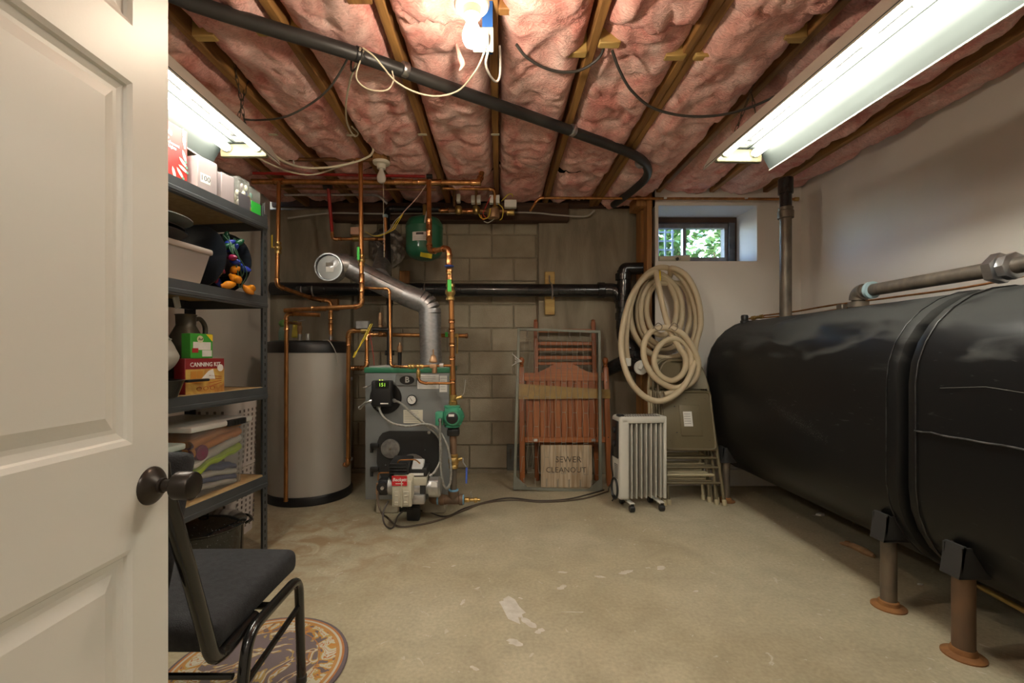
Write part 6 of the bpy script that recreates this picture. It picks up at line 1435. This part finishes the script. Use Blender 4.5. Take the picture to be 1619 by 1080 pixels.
MB().tube(catmull([(-.045,0,.34),(-.085,0,.345),(-.115,0,.31),(-.112,0,.25),(-.092,0,.20)], 7), .011, 10).to('strap_handle', CAN, t, local=True)
t = item('canning_kit_box', 'dark red CANNING KIT carton printed with jars on the third shelf', 'box', .375, .065, LV[2], -.10)
MB().rbox((0,0,.078),(.205,.06,.155),.002,1).to('carton', mat('kit_red',(.22,.014,.016),.45), t, local=True)
MB().box((0,.0306,.055),(.20,.001,.108)).to('photo_panel', mat('kit_photo',(.55,.36,.08),.5,0,col2=(.35,.13,.03),vs=14,dist=1), t, local=True, smooth=False)
text(t, 'CANNING KIT', onface(.0,.128,.0312), .0265, PAPER, local=True, sx=.92, bold=.0003)
MB().lathe([(.0165,0),(.0165,.0008)], (-.078,.0308,.112), (0,1,0), 22).to('round_seal', PAPER, t, local=True)
MB().prism([(-.05,.060),(.028,.062),(-.015,.100),(-.038,.108)], .0008, basis((0,.0312,0),(1,0,0),(0,1,0),(0,0,1))).to('printed_jar_cloth', PAPER, t, local=True, smooth=False)
for x, z in ((.03,.075),(.062,.075)): MB().box((x,.0314,z),(.028,.0008,.05)).to('printed_jar', mat('print_amber',(.5,.22,.03),.5), t, local=True, smooth=False)
for q in range(4): MB().box((-.05,.0316,.075-.013*q),(.07,.0008,.003),rot=(0,.12*(q-1),0)).to('printed_tool', mat('print_rust',(.38,.08,.02),.5), t, local=True, smooth=False)
for q in range(3): MB().tube([( -.035+.035*q+.012*math.cos(a),.0318,.022+.008*math.sin(a)) for a in [2*PI*w_/14 for w_ in range(15)]], .0012, 5).to('printed_ring', mat('print_rust',(.38,.08,.02),.5), t, local=True)
t = item('jar_lid_carton', 'small bright green carton of jar lids on the canning kit box', 'box', .385, .070, LV[2]+.1565, -.10)
MB().rbox((0,0,.055),(.115,.05,.11),.002,1).to('carton', mat('lid_green',(.05,.36,.04),.45), t, local=True)
MB().box((0,.0258,.055),(.09,.001,.035)).to('white_band', PAPER, t, local=True, smooth=False)
MB().lathe([(.016,0),(.016,.0008)], (.01,.0262,.085), (0,1,0), 20).to('round_logo', mat('logo_cream',(.65,.62,.4),.5), t, local=True)
text(t, 'Ball', onface(.01,.085,.0274), .016, PRINT, local=True, shear=.3)
MB().prism([(-.055,.108),(-.02,.108),(-.055,.075)], .0008, basis((0,.0258,0),(1,0,0),(0,1,0),(0,0,1))).to('yellow_corner', YELLOWH, t, local=True, smooth=False)
MB().box((.035,.0264,.035),(.03,.0008,.02)).to('printed_berry', mat('berry_red',(.35,.02,.02),.5), t, local=True, smooth=False)
MB().box((-.025,.0266,.022),(.05,.0008,.028)).to('print_box', PAPER, t, local=True, smooth=False)
t = item('skillet', 'black cast iron pan with its handle towards the canning kit', 'pan', .625, .045, LV[2])
MB().lathe([(.085,0),(.09,.004),(.112,.066),(.116,.070),(.110,.071),(.086,.008),(.001,.006)], (0,-.02,0), (0,0,1), 36).to('pan_body', BLACKMET, t, local=True)
MB().rbox((-.165,.040,.062),(.12,.022,.012),.004,2).to('pan_handle', BLACKMET, t, local=True)
# ---------------------------------------------------------------- fourth shelf
CBIN = clear_mat('clear_bin_plastic', (.70,.71,.70), .10, .12)
t = item('storage_bin', 'clear bin with white lid and black latch packed with striped towels', 'storage bin', .285, .215, LV[3])
tub(t, (.37,.38,.305), .16, .003, True, mat_=CBIN)
for y in (.196,): MB().rbox((-.075,y+.004,.312),(.12,.022,.030),.005,2).to('latch', BLACK, t, local=True)
for q in range(5): MB().box((-.115+.02*q,.2125,.312),(.006,.002,.022)).to('latch_rib', BLACKMET, t, local=True, smooth=False)
def towel(t, c, size, cols_, name, tilt=0., seed=1):
    # folded towel: layered strips of colour, each its own slab with a rounded fold
    X, Y_, Z = size; h = Z/len(cols_)
    for i, m in enumerate(cols_):
        z = c[2]+h*(i+.5)
        def fn(u, v):
            x = -X/2+X*u; a = PI*(v-.5)
            w = .02*noise.noise(Vector((x*12,i*3.1+seed,0)))
            return Vector((c[0]+x, c[1]+Y_/2-h*.5+h*.62*math.cos(a)*1.0, z+h*.5*math.sin(a)+w+tilt*x))
        MB().grid(fn, 14, 6).rbox((c[0],c[1]-h*.25,z+.0),(X*.98,Y_-h*1.0,h*.9),h*.3,2,rot=(0,-math.atan(tilt),0)).to(name, m, t, local=True)
OR_ = mat('towel_orange',(.62,.20,.02),.9,0,bump=.4,bs=300); WH_ = mat('towel_white',(.62,.60,.55),.9,0,bump=.4,bs=300); LM_ = mat('towel_lime',(.36,.52,.03),.9,0,bump=.4,bs=300); NV_ = mat('towel_navy',(.03,.06,.20),.9,0,bump=.4,bs=300); PL_ = mat('towel_plum',(.22,.02,.08),.9,0,bump=.4,bs=300)
towel(t, (0,.0,.125), (.30,.335,.165), [LM_, WH_, OR_, OR_], 'towel', -.22)
towel(t, (0,-.0,.012), (.28,.30,.105), [WH_, NV_, WH_, NV_], 'towel_striped', .10, 4)
MB().lathe([(.001,0),(.030,.004),(.034,.02),(.034,.09),(.001,.095)], (.105,.085,.20), (0,1,0), 20).to('towel_roll', PL_, t, local=True)
t = item('storage_bin', 'aqua tinted clear bin of blue patterned cloth beside the towel bin', 'storage bin', .70, .21, LV[3])
tub(t, (.38,.36,.245), .16, .003, True, mat_=clear_mat('aqua_bin_plastic', (.45,.62,.60), .12, .15), lidm=mat('pale_aqua_lid',(.52,.60,.56),.4))
BL_ = mat('blue_pattern_cloth',(.03,.14,.38),.85,0,col2=(.10,.45,.60),vs=22,vc=(.48,.54)); towel(t, (0,0,.012), (.28,.27,.19), [BL_,BL_,BL_], 'blue_cloth', 0, 8)
# ---------------------------------------------------------------- floor under the shelf
t = thing('canning_pot', 'black speckled enamel canning pot with lid on the floor under the shelf', 'pot', (-1.44,2.20,0))
SPK = mat('speckled_enamel', (.010,.010,.010), .16, 0, col2=(.18,.18,.17), vs=130, vc=(.66,.70), coat=.5)
px0, py0 = t.location.x, t.location.y
MB().lathe([(.145,0),(.160,.008),(.168,.03),(.172,.20),(.178,.205),(.178,.212)], (px0,py0,0), (0,0,1), 40).to('pot_body', SPK, t)
MB().lathe([(.184,.208),(.186,.214),(.178,.222),(.165,.232),(.10,.250),(.001,.256)], (px0,py0,0), (0,0,1), 40).to('lid', SPK, t)
MB().tube(catmull([(px0-.02,py0,.252),(px0-.018,py0,.280),(px0+.018,py0,.280),(px0+.02,py0,.252)], 5), .005, 8).to('lid_handle', BLACKMET, t)
dirp = Vector((.55,.83,0)).normalized(); sp_ = Vector((-dirp.y,dirp.x,0)); c0 = Vector((px0,py0,.175))+dirp*.17
MB().tube(catmull([c0+sp_*.05, c0+sp_*.055+dirp*.03+Vector((0,0,.012)), c0+dirp*.045+Vector((0,0,.018)), c0-sp_*.055+dirp*.03+Vector((0,0,.012)), c0-sp_*.05], 6), .0075, 8).to('side_handle', SPK, t)
# tall white perforated basket standing behind the shelf post
bx_, by_ = -1.60, 2.62
t = thing('laundry_basket', 'tall white perforated basket standing beyond the shelf end', 'basket', (bx_,by_,0))
PNK = mat('pinkish_white_plastic', (.60,.54,.51), .45)
def bs_(u, v):
    a = 2*PI*u; k = .125+.022*v; c_, s_ = math.cos(a), math.sin(a)
    return Vector((bx_+k*math.copysign(abs(c_)**.5, c_), by_+k*math.copysign(abs(s_)**.5, s_), .80*v))
MB().grid(bs_, 40, 8).to('basket_body', PNK, t)
for z in (.78,.40): MB().tube([bs_(u/40, z/.80)*1 for u in range(41)], .007, 6, False).to('basket_rim', PNK, t)
hl = MB()
for r in range(24):
    for q in range(5):
        x = bx_-.085+.042*q; z = .05+r*.029; k = .125+.022*z/.8
        hl.box((x, by_-k-.0006, z), (.014,.001,.016)); hl.box((bx_+k+.0006, by_-.085+.042*q, z), (.001,.014,.016))
hl.to('basket_holes', mat('hole_dark',(.16,.13,.12),.8), t, smooth=False, kind='stuff')
